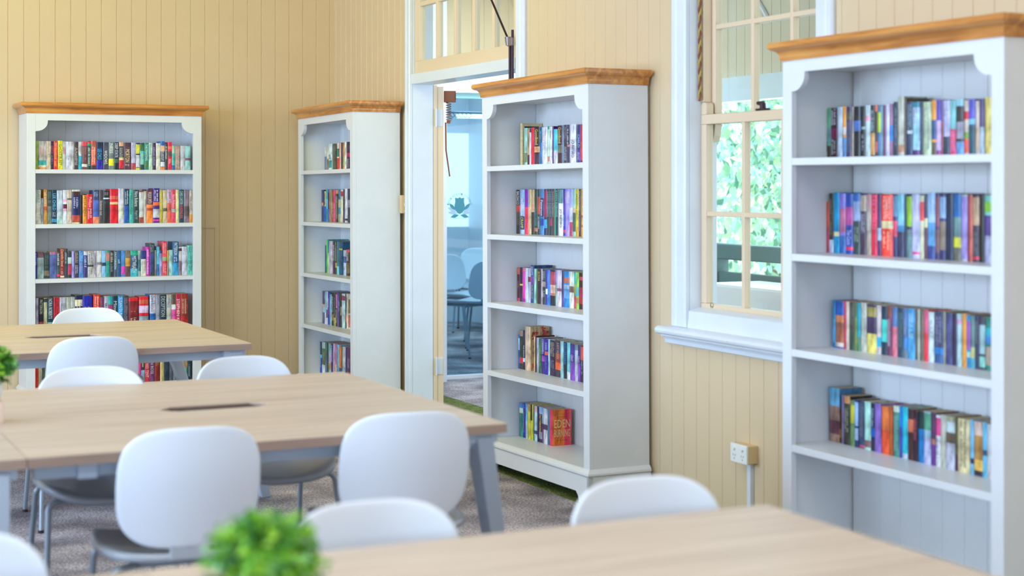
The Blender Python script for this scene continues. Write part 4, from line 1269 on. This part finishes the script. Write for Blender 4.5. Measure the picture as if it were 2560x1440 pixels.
def pages(b, mb, D_, M=None):
    w_ = b['a1']-b['a0']-0.0008; h = b['h']; t_ = min(0.0006, w_*0.12)
    mb.box((t_+0.0001, 0.0026, 0.0008), (w_-t_-0.0001, D_-0.0012, h-0.0006), PAGES, M)
def cover_side(b, mb, D_, spec):
    """artwork on the cover that faces the room (local +x side)"""
    w_ = b['a1']-b['a0']-0.0008; h = b['h']; x = w_+0.0004
    for it in spec:
        x += 0.00006
        if it[0] == 'rect':
            _, y0, y1, z0, z1, c_ = it; mb.add([(x, y0*D_, z0*h), (x, y1*D_, z0*h), (x, y1*D_, z1*h), (x, y0*D_, z1*h)], [(0, 1, 2, 3)], bmat(c_))
        elif it[0] == 'dot':
            _, y, z, r_, c_ = it; n = 9; mb.add([(x, y*D_+r_*math.cos(k*2*math.pi/n), z*h+r_*math.sin(k*2*math.pi/n)) for k in range(n)], [tuple(range(n))], bmat(c_))
        else:
            _, s, y0, y1, z0, z1, c_ = it
            text_mesh(s, mb, bmat(c_, 't'), ((y1-y0)*D_, (z1-z0)*h), lambda u, v: (x, y0*D_+u, z0*h+v))
EDEN = [('rect', 0.0, 1.0, 0.0, 1.0, 'f72'), ('rect', 0.62, 0.9, 0.0, 1.0, 'f35'), ('rect', 0.3, 0.36, 0.1, 0.95, 'e90'), ('rect', 0.93, 1.0, 0.0, 1.0, 'e57'),
        ('text', 'THE UNFORGETTABLE', .15, .82, .865, .885, 'a32'), ('text', 'BESTSELLER', .25, .72, .78, .81, 'a32'), ('text', 'EDEN', .08, .92, .50, .72, 'ec8'), ('text', 'BURNING', .08, .92, .24, .45, 'ec8'), ('text', 'BELVA PLAIN', .2, .78, .13, .165, '732')]
rf = random.Random(4)
FLORAL = [('rect', 0, 1, 0, 1, 'ca7')]+[('dot', .10+.3*rf.random(), .72+.25*rf.random(), .002+.004*rf.random(), rf.choice(['b33', 'c44', 'a22', '943'])) for _ in range(34)]+[('dot', .62+.34*rf.random(), .74+.24*rf.random(), .002+.0045*rf.random(), rf.choice(['b33', 'c44', 'a22'])) for _ in range(34)]+[('dot', .05+.2*rf.random(), .05+.1*rf.random(), .002+.003*rf.random(), rf.choice(['c44', 'c53'])) for _ in range(22)]+[('rect', .12, .17, .52, .58, '643'), ('rect', .14, .18, .38, .42, '643')]
ATL = [('rect', 0, 1, .62, 1, '479'), ('rect', 0, 1, 0, .62, '752'), ('text', 'Paradise', .25, .95, .72, .9, '134'), ('rect', 0, .5, .1, .25, 'b83')]
stuff = MB(); nst = 0; used = {}
for k, b in enumerate(BOOKS):
    c = b['case']; right = b['right']; org, _, rz, tl, g = CASES[c]; s = PLANE[c]
    D_ = min(max(0.095, b['h']*0.62), s-g-0.030)
    jit = 0.003*rj.random() if b['h'] < 0.2 else 0.002
    loc = (-s-jit, org-b['a0'], b['z']) if right else (org+b['a0'], -s-jit, b['z'])
    rot = -math.pi/2 if right else 0.0
    if k >= LIMIT:
        M = Matrix.Translation(loc) @ Matrix.Rotation(rot, 4, 'Z'); book_mesh(b, stuff, M, D_); pages(b, stuff, D_, M); nst += 1; continue
    mb = MB(); book_mesh(b, mb, None, D_)
    key = b['row']
    if key == 'C5' and b['col'] == 'f36': cover_side(b, mb, D_, EDEN)
    if key == 'C4' and b['col'] == 'db9' and b['h'] > 0.2: cover_side(b, mb, D_, FLORAL)
    if key == 'D4' and b['idx'] == 1: cover_side(b, mb, D_, ATL)
    o = mb.build('book', None, loc); o.rotation_euler = (0, (-0.075 if (key == 'C4' and b['idx'] == 1) else 0), rot)
    pm = MB(); pages(b, pm, D_); pm.build('page_block', o)
    w_ = b['a1']-b['a0']
    size = 'thick' if w_ > 0.040 else 'slim' if w_ < 0.016 else ('tall' if b['h'] > 0.225 else '')
    col = cname(b['col'])
    alt = [cname(c_) for f0, f1, c_ in b['bands'] if f1-f0 > 0.08]
    alt = [x for x in alt if x != col]
    if alt: feat = ' with %s band' % alt[0]
    elif b['texts']:
        tcol = cname(b['texts'][0][1]); feat = ' with %s lettering' % tcol if tcol != col else ''
    else: feat = ''
    lb = '%s %s book%s, %s from left, %s shelf, %s' % (size, col, feat, ordw(b['idx']), SHELF[b['n']], CASE_NAME[c])
    if key == 'C5' and b['col'] == 'f36': lb = 'orange and pink book, big cream title on its cover, bottom shelf of doorway bookcase'
    if key == 'C4' and b['h'] > 0.2 and b['col'] == 'db9': lb = 'tall tan book with red blossom pattern on fourth shelf of doorway bookcase'
    tag(o, lb.strip(), 'book', 'books on the %s shelf of the %s' % (SHELF[b['n']], CASE_NAME[c]))
if nst: tag(stuff.build('books'), 'the remaining smaller books standing among the others on all four bookcases', 'books', None, 'stuff')
print('BOOKS', len(BOOKS), 'stuff', nst)
# wooden picture frame standing at the left of the doorway bookcase's top shelf
t = empty('picture_frame', (-0.158, -3.262, Z1-0.0017), 0, 'gold wooden picture frame standing edge on, left of books on doorway bookcase top shelf', 'picture frame')
GOLD = noisy('pale_gold_frame', [(0.3, (.80, .70, .48)), (0.7, (.90, .82, .62))], scale=(8, 8, 30), nscale=2, rough=0.4)
fw_, fh_, ft_ = 0.115, 0.217, 0.022
m = MB(); b_ = 0.016
m.box((0, 0, 0), (b_, ft_, fh_), GOLD); m.box((fw_-b_, 0, 0), (fw_, ft_, fh_), GOLD); m.box((b_, 0, fh_-b_), (fw_-b_, ft_, fh_), GOLD); m.box((b_, 0, 0), (fw_-b_, ft_, b_), GOLD)
m.build('frame', t, bevel=0.003)
m = MB(); m.box((b_-0.002, 0.008, b_-0.002), (fw_-b_+0.002, 0.016, fh_-b_+0.002), mat('dark_teal_print', (.10, .20, .24), .3)); m.build('picture', t)
